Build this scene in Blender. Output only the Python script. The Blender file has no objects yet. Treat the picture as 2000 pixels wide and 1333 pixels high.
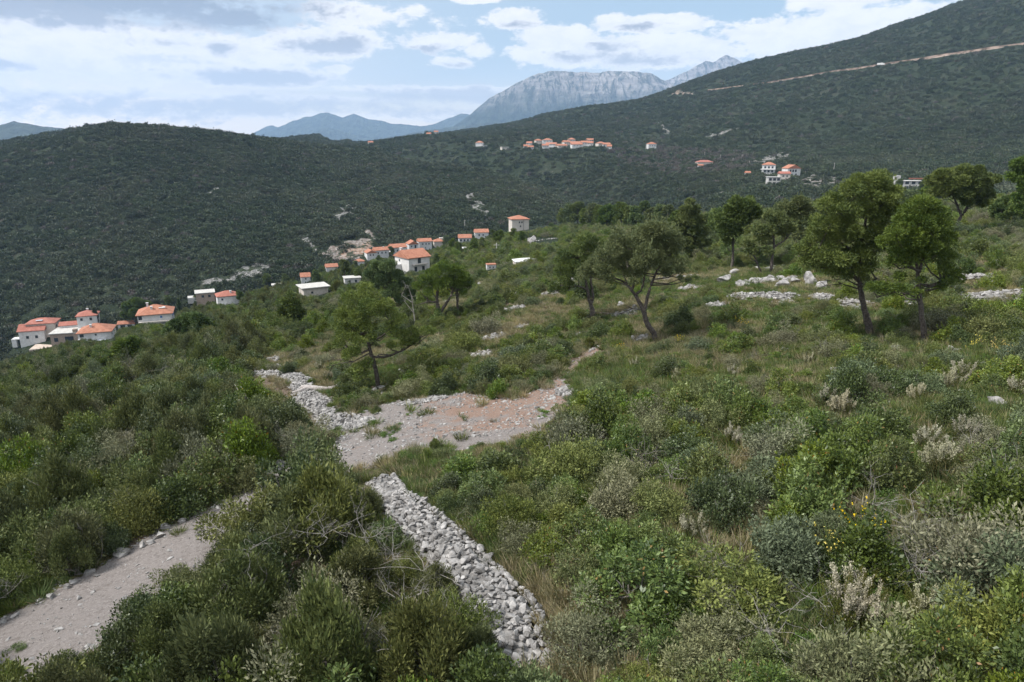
import bpy, math
import numpy as np
from math import radians, sin, cos, tan, pi, atan, sqrt

scene = bpy.context.scene
COL = scene.collection
rng = np.random.default_rng(11)

# ------------------------------------------------------------------ camera, sky, sun, exposure
F = 1333.3                      # focal length in photograph pixels (24 mm lens on a 36 mm wide frame)
PITCH = radians(16.0)
cam_data = bpy.data.cameras.new("camera")
cam_data.lens = 24.0
cam_data.sensor_width = 36.0
cam_data.clip_start = 0.2
cam_data.clip_end = 60000
cam = bpy.data.objects.new("camera", cam_data)
COL.objects.link(cam)
cam.rotation_euler = (pi / 2 - PITCH, 0, 0)
scene.camera = cam

scene.view_settings.view_transform = 'Standard'
scene.view_settings.look = 'None'
scene.view_settings.exposure = 0.47
scene.view_settings.gamma = 1.0
scene.cycles.use_denoising = True
scene.cycles.max_bounces = 6
scene.cycles.diffuse_bounces = 2
scene.cycles.glossy_bounces = 2
scene.cycles.transmission_bounces = 3
scene.cycles.transparent_max_bounces = 4
scene.cycles.volume_bounces = 1
scene.cycles.use_adaptive_sampling = True
scene.cycles.adaptive_threshold = 0.012

SUN_AZ = radians(-105.0)        # clockwise from the view direction: the sun is behind cloud on the left
SUN_EL = radians(50.0)
sun_data = bpy.data.lights.new("sun", 'SUN')
sun_data.energy = 3.9
sun_data.angle = radians(8)
sun_data.color = (1.0, 0.97, 0.925)
sun = bpy.data.objects.new("sun", sun_data)
COL.objects.link(sun)
sun.rotation_euler = (pi / 2 - SUN_EL, 0, -SUN_AZ + pi)


def pix(px, py):
    """direction of a photograph pixel as (x/y, z/y)"""
    px = np.asarray(px, float); py = np.asarray(py, float)
    v = (py - 666.5) / F
    yy = cos(PITCH) - v * sin(PITCH)
    zz = -sin(PITCH) - v * cos(PITCH)
    return (px - 1000) / F / yy, zz / yy


def proj(x, y, z):
    """world point to photograph pixel"""
    d = y * cos(PITCH) - z * sin(PITCH)
    d = np.maximum(d, 1e-3)
    v = -(y * sin(PITCH) + z * cos(PITCH)) / d
    return 1000 + F * x / d, 666.5 + F * v


class Nodes:
    def __init__(self, tree):
        self.t = tree
        tree.nodes.clear()

    def n(self, kind, **kw):
        nd = self.t.nodes.new(kind)
        for k, v in kw.items():
            setattr(nd, k, v)
        return nd

    def put(self, sock, val):
        if isinstance(val, bpy.types.NodeSocket):
            self.t.links.new(val, sock)
        elif val is not None:
            if hasattr(sock.default_value, '__len__') and not hasattr(val, '__len__'):
                val = [val] * len(sock.default_value)
            if hasattr(val, '__len__') and len(val) == 3 and len(sock.default_value) == 4:
                val = (*val, 1)
            sock.default_value = val

    def m(self, op, a, b=None, c=None, clamp=False):
        nd = self.n('ShaderNodeMath', operation=op)
        nd.use_clamp = clamp
        self.put(nd.inputs[0], a)
        if b is not None: self.put(nd.inputs[1], b)
        if c is not None: self.put(nd.inputs[2], c)
        return nd.outputs[0]

    def mix(self, fac, a, b, blend='MIX'):
        nd = self.n('ShaderNodeMix', data_type='RGBA', blend_type=blend)
        self.put(nd.inputs[0], fac)
        self.put(nd.inputs[6], a)
        self.put(nd.inputs[7], b)
        return nd.outputs[2]

    def ss(self, x, lo, hi, a=0.0, b=1.0):
        nd = self.n('ShaderNodeMapRange', interpolation_type='SMOOTHSTEP')
        self.put(nd.inputs[0], x)
        for i, v in enumerate((lo, hi, a, b)):
            self.put(nd.inputs[i + 1], v)
        return nd.outputs[0]

    def noise(self, vec, scale, detail=4, rough=0.55, dist=0.0):
        nd = self.n('ShaderNodeTexNoise')
        if vec is not None: self.put(nd.inputs['Vector'], vec)
        nd.inputs['Scale'].default_value = scale
        nd.inputs['Detail'].default_value = detail
        nd.inputs['Roughness'].default_value = rough
        nd.inputs['Distortion'].default_value = dist
        return nd.outputs['Fac']


# world: Nishita sky under a layer of broken cloud, both laid out by compass direction and elevation
world = bpy.data.worlds.new("World")
scene.world = world
world.use_nodes = True
W = Nodes(world.node_tree)
sky = W.n('ShaderNodeTexSky', sky_type='NISHITA')
sky.sun_disc = False
sky.sun_elevation = SUN_EL
sky.sun_rotation = SUN_AZ
sky.air_density = 1.0
sky.dust_density = 1.2
SKY_STRENGTH = 0.10
tc = W.n('ShaderNodeTexCoord')
sep = W.n('ShaderNodeSeparateXYZ')
W.put(sep.inputs[0], tc.outputs['Generated'])
az = W.m('ARCTAN2', sep.outputs[0], sep.outputs[1])
el = W.m('ARCSINE', sep.outputs[2])
cv = W.n('ShaderNodeCombineXYZ')
W.put(cv.inputs[0], az); W.put(cv.inputs[1], W.m('MULTIPLY', el, 2.1)); W.put(cv.inputs[2], 0.37)
dirv = cv.outputs[0]
nz = W.noise(dirv, 9.0, 7, 0.6, 0.35)
nz2 = W.noise(dirv, 30.0, 6, 0.62, 0.25)
nz3 = W.noise(dirv, 95.0, 4, 0.6, 0.1)
wob = W.m('ADD', W.m('MULTIPLY', W.m('SUBTRACT', nz, 0.5), 3.6), W.m('MULTIPLY', W.m('SUBTRACT', nz2, 0.5), 3.0))
wob = W.m('ADD', wob, W.m('MULTIPLY', W.m('SUBTRACT', nz3, 0.5), 1.1))


def field(cloud_list):
    out = None
    for (cx, cy, rx, ry, amt) in cloud_list:
        u, t = pix(cx, cy)
        a0 = float(np.arctan(u)); e0 = float(np.arctan(t / np.sqrt(1 + u * u)))
        dx = W.m('MULTIPLY', W.m('SUBTRACT', az, a0), F / rx * 0.94)
        dy = W.m('MULTIPLY', W.m('SUBTRACT', el, e0), F / ry)
        d2 = W.m('ADD', W.m('MULTIPLY', dx, dx), W.m('MULTIPLY', dy, dy))
        f = W.m('MULTIPLY', W.m('SUBTRACT', 1.0, W.m('SQRT', d2)), amt)
        out = f if out is None else W.m('SMOOTH_MAX', out, f, 0.12)
    return out


WHITE = [(150, 62, 300, 40, .8), (60, 90, 160, 26, .8), (430, 92, 230, 30, .9), (700, 30, 160, 26, .6), (640, 85, 150, 36, 1.1),
         (845, 84, 100, 24, 1.0), (885, 123, 55, 13, 1.0), (935, 100, 40, 20, .9), (1002, 38, 58, 24, 1.1),
         (475, 148, 155, 24, 1.1), (280, 163, 34, 16, .9), (1285, 46, 105, 19, 1.1), (1205, 44, 46, 17, 1.0),
         (1075, 72, 85, 24, 1.0), (1110, 103, 130, 36, 1.2), (1290, 105, 190, 36, 1.1), (1560, 66, 150, 36, 1.0),
         (1700, 45, 170, 40, 1.0), (1640, 6, 95, 20, 1.0), (660, 134, 26, 9, .9), (812, 22, 26, 20, .8), (950, 0, 60, 8, .8),
         (300, 186, 500, 9, .7), (900, 176, 300, 9, .7), (560, 226, 500, 9, .7), (170, 145, 200, 12, .5), (-500, 100, 500, 120, .9), (2500, 0, 600, 150, .7)]
GREY = [(170, 6, 300, 36, 1.3), (445, 38, 140, 30, 1.2), (100, 44, 34, 13, .9), (655, 90, 105, 20, 1.2), (432, 92, 36, 14, 1.0),
        (480, 153, 130, 15, 1.2), (250, 44, 200, 16, .9), (330, 84, 60, 9, .8), (890, 128, 50, 7, .8), (835, 96, 80, 12, 1.0), (430, 208, 560, 26, 1.0), (900, 188, 240, 20, .9), (20, 128, 60, 10, .8),
        (1130, 112, 60, 12, .8), (1260, 120, 110, 14, .8), (1240, 52, 40, 8, .7), (1180, 92, 40, 9, .8), (560, 20, 90, 20, .7), (1005, 50, 40, 8, .7)]
fw = W.m('ADD', field(WHITE), W.m('MULTIPLY', wob, 0.42))
fg = W.m('ADD', W.m('MULTIPLY', field(GREY), 0.85), W.m('MULTIPLY', wob, 0.62))
dens = W.ss(fw, 0.0, 0.34)
grey = W.ss(fg, -0.02, 0.75)
# general cloud away from the part of the sky in the photograph
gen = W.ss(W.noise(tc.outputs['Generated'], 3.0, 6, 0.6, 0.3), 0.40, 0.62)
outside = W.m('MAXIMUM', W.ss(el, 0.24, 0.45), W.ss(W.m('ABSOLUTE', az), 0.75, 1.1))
blue = W.mix(0.62, W.mix(1.0, sky.outputs[0], SKY_STRENGTH, 'MULTIPLY'), (0.40, 0.52, 0.61))
# thin veil near the horizon and round the clouded sun on the left
veil = W.m('MULTIPLY', W.ss(el, -0.02, 0.17, 1.0, 0.0), 0.62)
left = W.ss(az, -0.85, 0.25, 0.95, 0.0)
veil = W.m('MAXIMUM', veil, left)
base = W.mix(veil, blue, W.mix(W.ss(el, 0.0, 0.16), (1.26, 1.06, 0.89), (0.57, 0.605, 0.65)))
cwhite = W.mix(W.ss(az, -0.6, 0.5), (0.84, 0.805, 0.78), (0.84, 0.82, 0.80))
cgrey = W.mix(W.ss(el, 0.05, 0.18), (0.48, 0.515, 0.57), (0.24, 0.28, 0.35))
ccol = W.mix(W.m('MULTIPLY', W.ss(nz2, 0.30, 0.62, 1.0, 0.0), 0.35), cwhite, (0.56, 0.59, 0.64))
skyc = W.mix(W.m('MULTIPLY', dens, 0.92), base, ccol)
skyc = W.mix(W.m('MULTIPLY', grey, 0.88), skyc, cgrey)
# under a broken overcast the cloud overhead is much brighter than the cloud low over the horizon; raised here, out of view, to add light on the ground
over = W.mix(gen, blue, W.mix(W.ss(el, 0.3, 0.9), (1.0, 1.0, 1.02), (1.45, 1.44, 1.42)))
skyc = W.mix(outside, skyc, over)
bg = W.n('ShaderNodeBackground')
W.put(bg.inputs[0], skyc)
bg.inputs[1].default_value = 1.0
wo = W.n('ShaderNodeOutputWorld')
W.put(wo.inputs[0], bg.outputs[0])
world.cycles.sampling_method = 'MANUAL'
world.cycles.sample_map_resolution = 512

# ------------------------------------------------------------------ helpers


def vnoise(x, y, seed=0):
    x = np.asarray(x, float); y = np.asarray(y, float)
    xi = np.floor(x).astype(np.int64); yi = np.floor(y).astype(np.int64)
    fx = x - xi; fy = y - yi
    fx = fx * fx * (3 - 2 * fx); fy = fy * fy * (3 - 2 * fy)

    def h(a, b):
        n = (a * 374761393 + b * 668265263 + seed * 974711 + 12345) & 0x7fffffff
        n = ((n ^ (n >> 13)) * 1274126177) & 0x7fffffff
        n = (n ^ (n >> 16)) & 0xffff
        return n / 65535.0
    return (h(xi, yi) * (1 - fx) + h(xi + 1, yi) * fx) * (1 - fy) + (h(xi, yi + 1) * (1 - fx) + h(xi + 1, yi + 1) * fx) * fy - 0.5


def fbm(x, y, seed=0, oct=4, gain=0.5):
    s = 0; a = 1.0
    for k in range(oct):
        s = s + a * vnoise(x * 2 ** k, y * 2 ** k, seed + k * 17)
        a *= gain
    return s


class MB:
    """collects polygons and links them as one mesh object"""

    def __init__(self):
        self.v = []; self.f = []; self.nv = 0; self.t = []; self.m = []

    def add(self, verts, faces, mat=0, tint=0.5):
        verts = np.asarray(verts, np.float32).reshape(-1, 3)
        faces = np.asarray(faces, np.int32)
        self.v.append(verts)
        self.f.append(faces + self.nv)
        self.m.append(np.full(len(faces), mat, np.int32))
        tint = np.asarray(tint, np.float32)
        self.t.append(np.full(len(verts), tint, np.float32) if tint.ndim == 0 else tint)
        self.nv += len(verts)
        return self

    def mesh(self, name, mats, smooth=False):
        me = bpy.data.meshes.new(name)
        v = np.concatenate(self.v) if self.v else np.zeros((0, 3), np.float32)
        me.vertices.add(len(v))
        me.vertices.foreach_set('co', v.ravel())
        counts = np.concatenate([np.full(len(f), f.shape[1], np.int32) for f in self.f])
        loops = np.concatenate([f.ravel() for f in self.f])
        me.loops.add(len(loops))
        me.loops.foreach_set('vertex_index', loops)
        me.polygons.add(len(counts))
        starts = np.concatenate([[0], np.cumsum(counts)[:-1]]).astype(np.int32)
        me.polygons.foreach_set('loop_start', starts)
        me.polygons.foreach_set('material_index', np.concatenate(self.m))
        me.polygons.foreach_set('use_smooth', np.full(len(counts), smooth))
        for m in (mats if isinstance(mats, (list, tuple)) else [mats]):
            me.materials.append(m)
        at = me.attributes.new('tint', 'FLOAT', 'POINT')
        at.data.foreach_set('value', np.concatenate(self.t))
        me.update(calc_edges=True)
        return me

    def build(self, name, mats, parent=None, smooth=False):
        return link(name, self.mesh(name, mats, smooth), parent)

    def box(self, c, s, mat=0, tint=0.5, rz=0.0):
        x, y, z = [k / 2 for k in s]
        v = np.array([(-x, -y, -z), (x, -y, -z), (x, y, -z), (-x, y, -z), (-x, -y, z), (x, -y, z), (x, y, z), (-x, y, z)])
        if rz:
            cr, sr = cos(rz), sin(rz)
            v = np.stack([v[:, 0] * cr - v[:, 1] * sr, v[:, 0] * sr + v[:, 1] * cr, v[:, 2]], 1)
        return self.add(v + np.asarray(c), [(0, 3, 2, 1), (4, 5, 6, 7), (0, 1, 5, 4), (1, 2, 6, 5), (2, 3, 7, 6), (3, 0, 4, 7)], mat, tint)

    def tube(self, pts, rad, sides=6, mat=0, tint=0.5, cap=True):
        pts = np.asarray(pts, float); n = len(pts)
        rad = np.broadcast_to(np.asarray(rad, float), (n,))
        T = np.gradient(pts, axis=0)
        T /= np.linalg.norm(T, axis=1, keepdims=True) + 1e-9
        ref = np.where(np.abs(T[:, 2:3]) > 0.9, np.array([[1., 0, 0]]), np.array([[0, 0, 1.]]))
        A = np.cross(T, ref); A /= np.linalg.norm(A, axis=1, keepdims=True) + 1e-9
        B = np.cross(T, A)
        th = np.arange(sides) / sides * 2 * pi
        ring = pts[:, None] + rad[:, None, None] * (np.cos(th)[None, :, None] * A[:, None] + np.sin(th)[None, :, None] * B[:, None])
        i = np.arange(n - 1)[:, None] * sides; j = np.arange(sides)[None]; j2 = (j + 1) % sides
        q = np.stack([i + j, i + j2, i + sides + j2, i + sides + j], -1).reshape(-1, 4)
        self.add(ring.reshape(-1, 3), q, mat, tint)
        return self

    def kites(self, P, D, N, L, Wd, mat=0, tint=0.5, wide=0.45):
        """leaf-shaped quads: base P, direction D, face normal about N"""
        D = D / (np.linalg.norm(D, axis=1, keepdims=True) + 1e-9)
        S = np.cross(D, N); S /= np.linalg.norm(S, axis=1, keepdims=True) + 1e-9
        n = len(P)
        L = np.broadcast_to(np.asarray(L, float), (n,))[:, None]; Wd = np.broadcast_to(np.asarray(Wd, float), (n,))[:, None]
        v = np.stack([P, P + D * L * wide + S * Wd / 2, P + D * L, P + D * L * wide - S * Wd / 2], 1)
        t = np.repeat(np.broadcast_to(np.asarray(tint, np.float32), (n,)), 4)
        return self.add(v.reshape(-1, 3), np.arange(n * 4).reshape(-1, 4), mat, t)


def link(name, me, parent=None):
    o = bpy.data.objects.new(name, me)
    COL.objects.link(o)
    if parent is not None: o.parent = parent
    return o


def tag(o, label=None, cat=None, group=None, kind=None):
    if label: o['label'] = label
    if cat: o['category'] = cat
    if group: o['group'] = group
    if kind: o['kind'] = kind
    return o


def empty(name, loc, rz=0.0):
    o = bpy.data.objects.new(name, None)
    COL.objects.link(o)
    o.location = tuple(float(k) for k in loc); o.rotation_euler = (0, 0, rz)
    o.empty_display_size = 0.3
    return o


def copy_tree(src, parent=None):
    c = src.copy()
    for k in ('label', 'category', 'group'):
        if k in c and parent is None: del c[k]
    COL.objects.link(c)
    if parent is not None: c.parent = parent
    for ch in KIDS.get(src, ()):
        copy_tree(ch, c)
    return c


KIDS = {}


def kid(parent, o):
    KIDS.setdefault(parent, []).append(o)
    return o


def unit(v):
    return v / (np.linalg.norm(v, axis=-1, keepdims=True) + 1e-9)


def rand_dirs(n, r):
    return unit(r.normal(size=(n, 3)))


# ------------------------------------------------------------------ materials
def leaf_mat(name, c1, c2, c3=None, rough=0.6, trans=0.25, vary=0.3, spec=0.25, patch=None):
    m = bpy.data.materials.new(name); m.use_nodes = True
    K = Nodes(m.node_tree)
    at = K.n('ShaderNodeAttribute', attribute_name='tint')
    oi = K.n('ShaderNodeObjectInfo')
    col = K.mix(K.ss(at.outputs['Fac'], 0.0, 0.85), c1, c2)
    if c3: col = K.mix(K.ss(at.outputs['Fac'], 0.92, 0.97), col, c3)
    if patch:
        col = K.mix(K.ss(K.noise(oi.outputs['Location'], 0.011, 5, 0.65), .42, .66, 0, .8), col, patch)
        col = K.mix(K.ss(K.noise(oi.outputs['Location'], 0.05, 4, 0.6), .50, .66, 0, .6), col, tuple(k * .5 for k in c1))
    hs = K.n('ShaderNodeHueSaturation')
    K.put(hs.inputs['Hue'], K.m('ADD', 0.5, K.m('MULTIPLY', K.m('SUBTRACT', oi.outputs['Random'], 0.5), 0.035)))
    rnd = K.m('FRACT', K.m('MULTIPLY', oi.outputs['Random'], 7.31))
    K.put(hs.inputs['Saturation'], K.m('ADD', 0.80, K.m('MULTIPLY', rnd, 0.3)))
    K.put(hs.inputs['Value'], K.m('ADD', 1.0 - vary / 2, K.m('MULTIPLY', K.m('FRACT', K.m('MULTIPLY', oi.outputs['Random'], 3.7)), vary)))
    K.put(hs.inputs['Color'], col)
    p = K.n('ShaderNodeBsdfPrincipled')
    K.put(p.inputs['Base Color'], hs.outputs[0])
    p.inputs['Roughness'].default_value = rough
    p.inputs['Specular IOR Level'].default_value = spec
    out = K.n('ShaderNodeOutputMaterial')
    if trans > 0:
        tr = K.n('ShaderNodeBsdfTranslucent')
        K.put(tr.inputs[0], hs.outputs[0])
        mx = K.n('ShaderNodeMixShader')
        mx.inputs[0].default_value = trans
        K.put(mx.inputs[1], p.outputs[0]); K.put(mx.inputs[2], tr.outputs[0])
        K.put(out.inputs[0], mx.outputs[0])
    else:
        K.put(out.inputs[0], p.outputs[0])
    return m


def plain_mat(name, c1, c2=None, scale=3.0, rough=0.8, bump=0.0, detail=4, spec=0.3, tintmix=0.0, lo=.35, hi=.65):
    m = bpy.data.materials.new(name); m.use_nodes = True
    K = Nodes(m.node_tree)
    tcn = K.n('ShaderNodeTexCoord')
    nzf = K.noise(tcn.outputs['Object'], scale, detail, 0.6)
    col = K.mix(K.ss(nzf, lo, hi), c1, c2 if c2 else c1)
    if tintmix:
        at = K.n('ShaderNodeAttribute', attribute_name='tint')
        col = K.mix(1.0, col, K.m('ADD', 1 - tintmix / 2, K.m('MULTIPLY', at.outputs['Fac'], tintmix)), 'MULTIPLY')
    p = K.n('ShaderNodeBsdfPrincipled')
    K.put(p.inputs['Base Color'], col)
    p.inputs['Roughness'].default_value = rough
    p.inputs['Specular IOR Level'].default_value = spec
    if bump:
        b = K.n('ShaderNodeBump'); b.inputs['Strength'].default_value = bump
        b.inputs['Distance'].default_value = 0.05
        K.put(b.inputs['Height'], nzf); K.put(p.inputs['Normal'], b.outputs[0])
    out = K.n('ShaderNodeOutputMaterial'); K.put(out.inputs[0], p.outputs[0])
    return m


M_BARK = plain_mat('pine_bark', (0.055, 0.045, 0.038), (0.13, 0.11, 0.095), 9, 0.9, 0.8)
M_TWIG = plain_mat('grey_twig', (0.10, 0.09, 0.08), (0.20, 0.182, 0.165), 4, 0.9)
M_DEAD = plain_mat('bleached_wood', (0.22, 0.20, 0.18), (0.36, 0.335, 0.31), 6, 0.9, 0.4)
M_DTWIG = plain_mat('dead_twig', (0.17, 0.155, 0.14), (0.33, 0.305, 0.28), 4, 0.9)
M_ROCK = plain_mat('limestone', (0.15, 0.142, 0.135), (0.34, 0.325, 0.312), 2.6, 0.92, 0.6, 6, tintmix=0.6)
M_PINE = leaf_mat('pine_needles', (0.050, 0.076, 0.016), (0.142, 0.172, 0.038), trans=0.08, vary=0.1)
M_PINE4 = leaf_mat('pine_needles_yellowish', (0.060, 0.088, 0.014), (0.177, 0.207, 0.041), trans=0.08, vary=0.05)
M_PINE2 = leaf_mat('pine_needles_dark', (0.050, 0.080, 0.019), (0.123, 0.161, 0.034), trans=0.08, vary=0.2)
M_PINE3 = leaf_mat('pine_needles_dull', (0.056, 0.088, 0.026), (0.144, 0.181, 0.055), trans=0.08, vary=0.15)

# ------------------------------------------------------------------ terrain
EDGE_PX = [-900, 0, 400, 620, 850, 1013, 1200, 1500, 2000, 2900]
EDGE_Y = [290, 285, 285, 265, 300, 440, 440, 250, 190, 190]


def softplus(a):
    return np.logaddexp(0, a)


def near(x, y):
    x = np.asarray(x, float); y = np.asarray(y, float)
    sx = 0.18 * x - 0.09 * 6 * softplus((x - 18) / 6) - 0.10 * 14 * softplus(-(x + 65) / 14)
    z = -10.8 + sx - 0.095 * y
    z = z + 0.9 * fbm(x / 22, y / 22, 3, 3) + 0.22 * fbm(x / 4.5, y / 4.5, 9, 2)
    return z


COLS = [
    (-700, [(400, 650), (520, 520), (760, 340), (2500, 330)]),
    (0, [(390, 612), (540, 455), (760, 304), (2500, 322)]),
    (115, [(390, 602), (560, 430), (800, 274), (2500, 318)]),
    (230, [(395, 588), (570, 410), (820, 245), (2500, 315)]),
    (330, [(400, 572), (580, 395), (820, 250), (2500, 312)]),
    (490, [(405, 545), (600, 390), (860, 268), (2500, 305)]),
    (620, [(410, 520), (620, 390), (950, 281), (2500, 284)]),
    (720, [(420, 500), (680, 370), (1050, 291), (2500, 279)]),
    (860, [(480, 470), (750, 345), (1050, 289), (2400, 256)]),
    (1000, [(530, 430), (750, 340), (1000, 290), (2300, 236)]),
    (1130, [(560, 405), (760, 340), (1000, 291), (2200, 211)]),
    (1300, [(520, 400), (700, 338), (950, 293), (2100, 177)]),
    (1450, [(430, 395), (580, 346), (800, 305), (2000, 122)]),
    (1600, [(400, 390), (540, 352), (750, 303), (1900, 77)]),
    (1750, [(380, 390), (480, 362), (700, 303), (1800, 37)]),
    (1880, [(360, 390), (450, 362), (650, 303), (1700, 1)]),
    (2000, [(350, 390), (440, 362), (620, 302), (1600, -34)]),
    (2800, [(330, 390), (420, 350), (600, 270), (1500, -160)]),
]


def pchip(x, y, xq):
    """monotone cubic through the control points"""
    h = np.diff(x); d = np.diff(y) / h
    m = np.zeros(len(x)); m[0] = d[0]; m[-1] = d[-1]
    for i in range(1, len(x) - 1):
        if d[i - 1] * d[i] > 0:
            w1 = 2 * h[i] + h[i - 1]; w2 = h[i] + 2 * h[i - 1]
            m[i] = (w1 + w2) / (w1 / d[i - 1] + w2 / d[i])
    i = np.clip(np.searchsorted(x, xq) - 1, 0, len(h) - 1)
    s = (xq - x[i]) / h[i]
    return ((1 + 2 * s) * (1 - s) ** 2 * y[i] + s * (1 - s) ** 2 * h[i] * m[i] + s * s * (3 - 2 * s) * y[i + 1] + s * s * (s - 1) * h[i] * m[i + 1])


NU, NY = 620, 380
GU = np.linspace(-1.12, 1.12, NU)
GY = np.exp(np.linspace(math.log(130), math.log(3600), NY))
_cu = np.array([(c - 1000) / 1290 for c, _ in COLS])
_ctl = []
for c, pts in COLS:
    row = []
    for (Y, py) in pts:
        row += [Y, float(pix(c, py)[1]) * Y]
    _ctl.append(row)
_ctl = np.array(_ctl)
GZ = np.zeros((NU, NY))
for i, u in enumerate(GU):
    c = np.array([np.interp(u, _cu, _ctl[:, k]) for k in range(8)])
    ye = np.interp(u, (np.array(EDGE_PX) - 1000) / 1290, EDGE_Y)
    ze = float(near(u * ye, ye))
    yf, zf = c[0], c[1]
    yg = ye + (yf - ye) * 0.5 if yf > ye + 40 else ye + 20
    zg = min(ze, zf) - 16
    xs = np.array([ye - 30, ye, yg, max(yf, yg + 20), c[2], c[4], c[6], c[6] + 1200])
    zs = np.array([float(near(u * (ye - 30), ye - 30)), ze, zg, zf, c[3], c[5], c[7], c[7] - 350])
    far_z = pchip(xs, zs, np.clip(GY, xs[0], xs[-1]))
    GZ[i] = np.where(GY < ye - 25, near(u * GY, GY), far_z)
UU, YY = np.meshgrid(GU, GY, indexing='ij')
_amp = np.clip((YY - 330) / 500, 0, 1)
GZ += _amp * (10 * fbm(UU * YY / 170, YY / 170, 21, 4) + YY / 1000 * 16 * fbm(UU * YY / 420, YY / 420, 33, 3)) * np.clip((3700 - YY) / 800, .3, 1)

# ravine between the nearer hill and the mountain slope
_rav = np.array([(u_ * y_, y_) for u_, y_ in ((.20, 560), (.175, 620), (.11, 760), (.01, 900), (-.11, 1010), (-.2, 1150))])


def seg_dist(path, x, y):
    path = np.asarray(path, float)
    best = np.full(np.shape(x), 1e9)
    for (ax, ay), (bx, by) in zip(path[:-1], path[1:]):
        dx, dy = bx - ax, by - ay
        s = np.clip(((x - ax) * dx + (y - ay) * dy) / (dx * dx + dy * dy + 1e-9), 0, 1)
        best = np.minimum(best, np.hypot(x - ax - s * dx, y - ay - s * dy))
    return best


GZ -= 34 * np.exp(-(seg_dist(_rav, UU * YY, YY) / 55) ** 2) * np.clip((YY - 470) / 120, 0, 1) * np.clip((1200 - YY) / 250, 0, 1)
# both ridge lines brought to the height measured in the photograph
SKY_L = np.array([(-400, 330), (0, 282), (60, 268), (115, 260), (160, 251), (200, 244), (230, 243), (270, 246), (330, 251), (400, 257), (490, 269), (560, 278), (620, 285), (680, 289), (760, 292)], float)
SKY_R = np.array([(640, 286), (700, 284), (760, 276), (830, 266), (880, 259), (950, 248), (1000, 241), (1030, 233), (1060, 224), (1130, 212), (1200, 203), (1250, 195), (1300, 178), (1350, 159), (1400, 141), (1450, 126), (1540, 104), (1620, 89), (1680, 75), (1750, 49), (1800, 34), (1850, 14), (1880, 4), (2000, -30), (2800, -150)], float)
for line, y0_, y1_, wid in ((SKY_L, 640, 1080, 190), (SKY_R, 1350, 2700, 520)):
    lu, lt = pix(line[:, 0], line[:, 1])
    band = (GY > y0_) & (GY < y1_)
    T = GZ[:, band] / GY[band]
    k = T.argmax(1); cur = T[np.arange(NU), k]; yk = GY[band][k]
    want = np.interp(GU, lu, lt)
    dlt = np.where((GU >= lu[0]) & (GU <= lu[-1] - .005), want - cur, 0.0)
    ks_ = np.ones(5) / 5; dlt = np.convolve(np.pad(dlt, 2, 'edge'), ks_, 'valid')
    GZ += dlt[:, None] * GY[None] * np.exp(-((GY[None] - yk[:, None]) / wid) ** 2)


def ground(x, y):
    x = np.asarray(x, float); y = np.asarray(y, float)
    zn = near(x, y)
    yy = np.clip(y, GY[0], GY[-1] - 1)
    u = np.clip(x / yy, GU[0], GU[-1])
    fi = (u - GU[0]) / (GU[1] - GU[0]); fj = np.log(yy / GY[0]) / math.log(GY[1] / GY[0])
    i = np.clip(fi.astype(int), 0, NU - 2); j = np.clip(fj.astype(int), 0, NY - 2)
    a = fi - i; b = fj - j
    zf = (GZ[i, j] * (1 - a) + GZ[i + 1, j] * a) * (1 - b) + (GZ[i, j + 1] * (1 - a) + GZ[i + 1, j + 1] * a) * b
    return np.where(y < 140, zn, zf)


def at(px, py, y0=6.0, y1=3500.0):
    """the ground point seen at a photograph pixel"""
    u, t = pix(px, py)
    u = float(u); t = float(t)
    Y = np.exp(np.linspace(math.log(y0), math.log(y1), 2500))
    g = ground(u * Y, Y) - t * Y
    k = np.argmax(g > 0)
    if g[k] <= 0:
        k = int(np.argmax(g))
        return np.array([u * Y[k], Y[k], float(ground(u * Y[k], Y[k]))])
    if k == 0: return np.array([u * Y[0], Y[0], float(ground(u * Y[0], Y[0]))])
    a = g[k - 1] / (g[k - 1] - g[k])
    yy = Y[k - 1] + (Y[k] - Y[k - 1]) * a
    return np.array([u * yy, yy, float(ground(u * yy, yy))])


def inside(poly, x, y):
    """points in polygon, vectorised"""
    poly = np.asarray(poly, float)
    r = np.zeros(np.shape(x), bool)
    x0, y0 = poly[-1]
    for (x1, y1) in poly:
        c = ((y1 > y) != (y0 > y)) & (x < (x0 - x1) * (y - y1) / ((y0 - y1) + 1e-12) + x1)
        r ^= c
        x0, y0 = x1, y1
    return r


def seg_dist(path, x, y):
    path = np.asarray(path, float)
    best = np.full(np.shape(x), 1e9)
    for (ax, ay), (bx, by) in zip(path[:-1], path[1:]):
        dx, dy = bx - ax, by - ay
        s = np.clip(((x - ax) * dx + (y - ay) * dy) / (dx * dx + dy * dy + 1e-9), 0, 1)
        best = np.minimum(best, np.hypot(x - ax - s * dx, y - ay - s * dy))
    return best


def world_poly(pts):
    return np.array([at(px, py)[:2] for px, py in pts])


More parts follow.
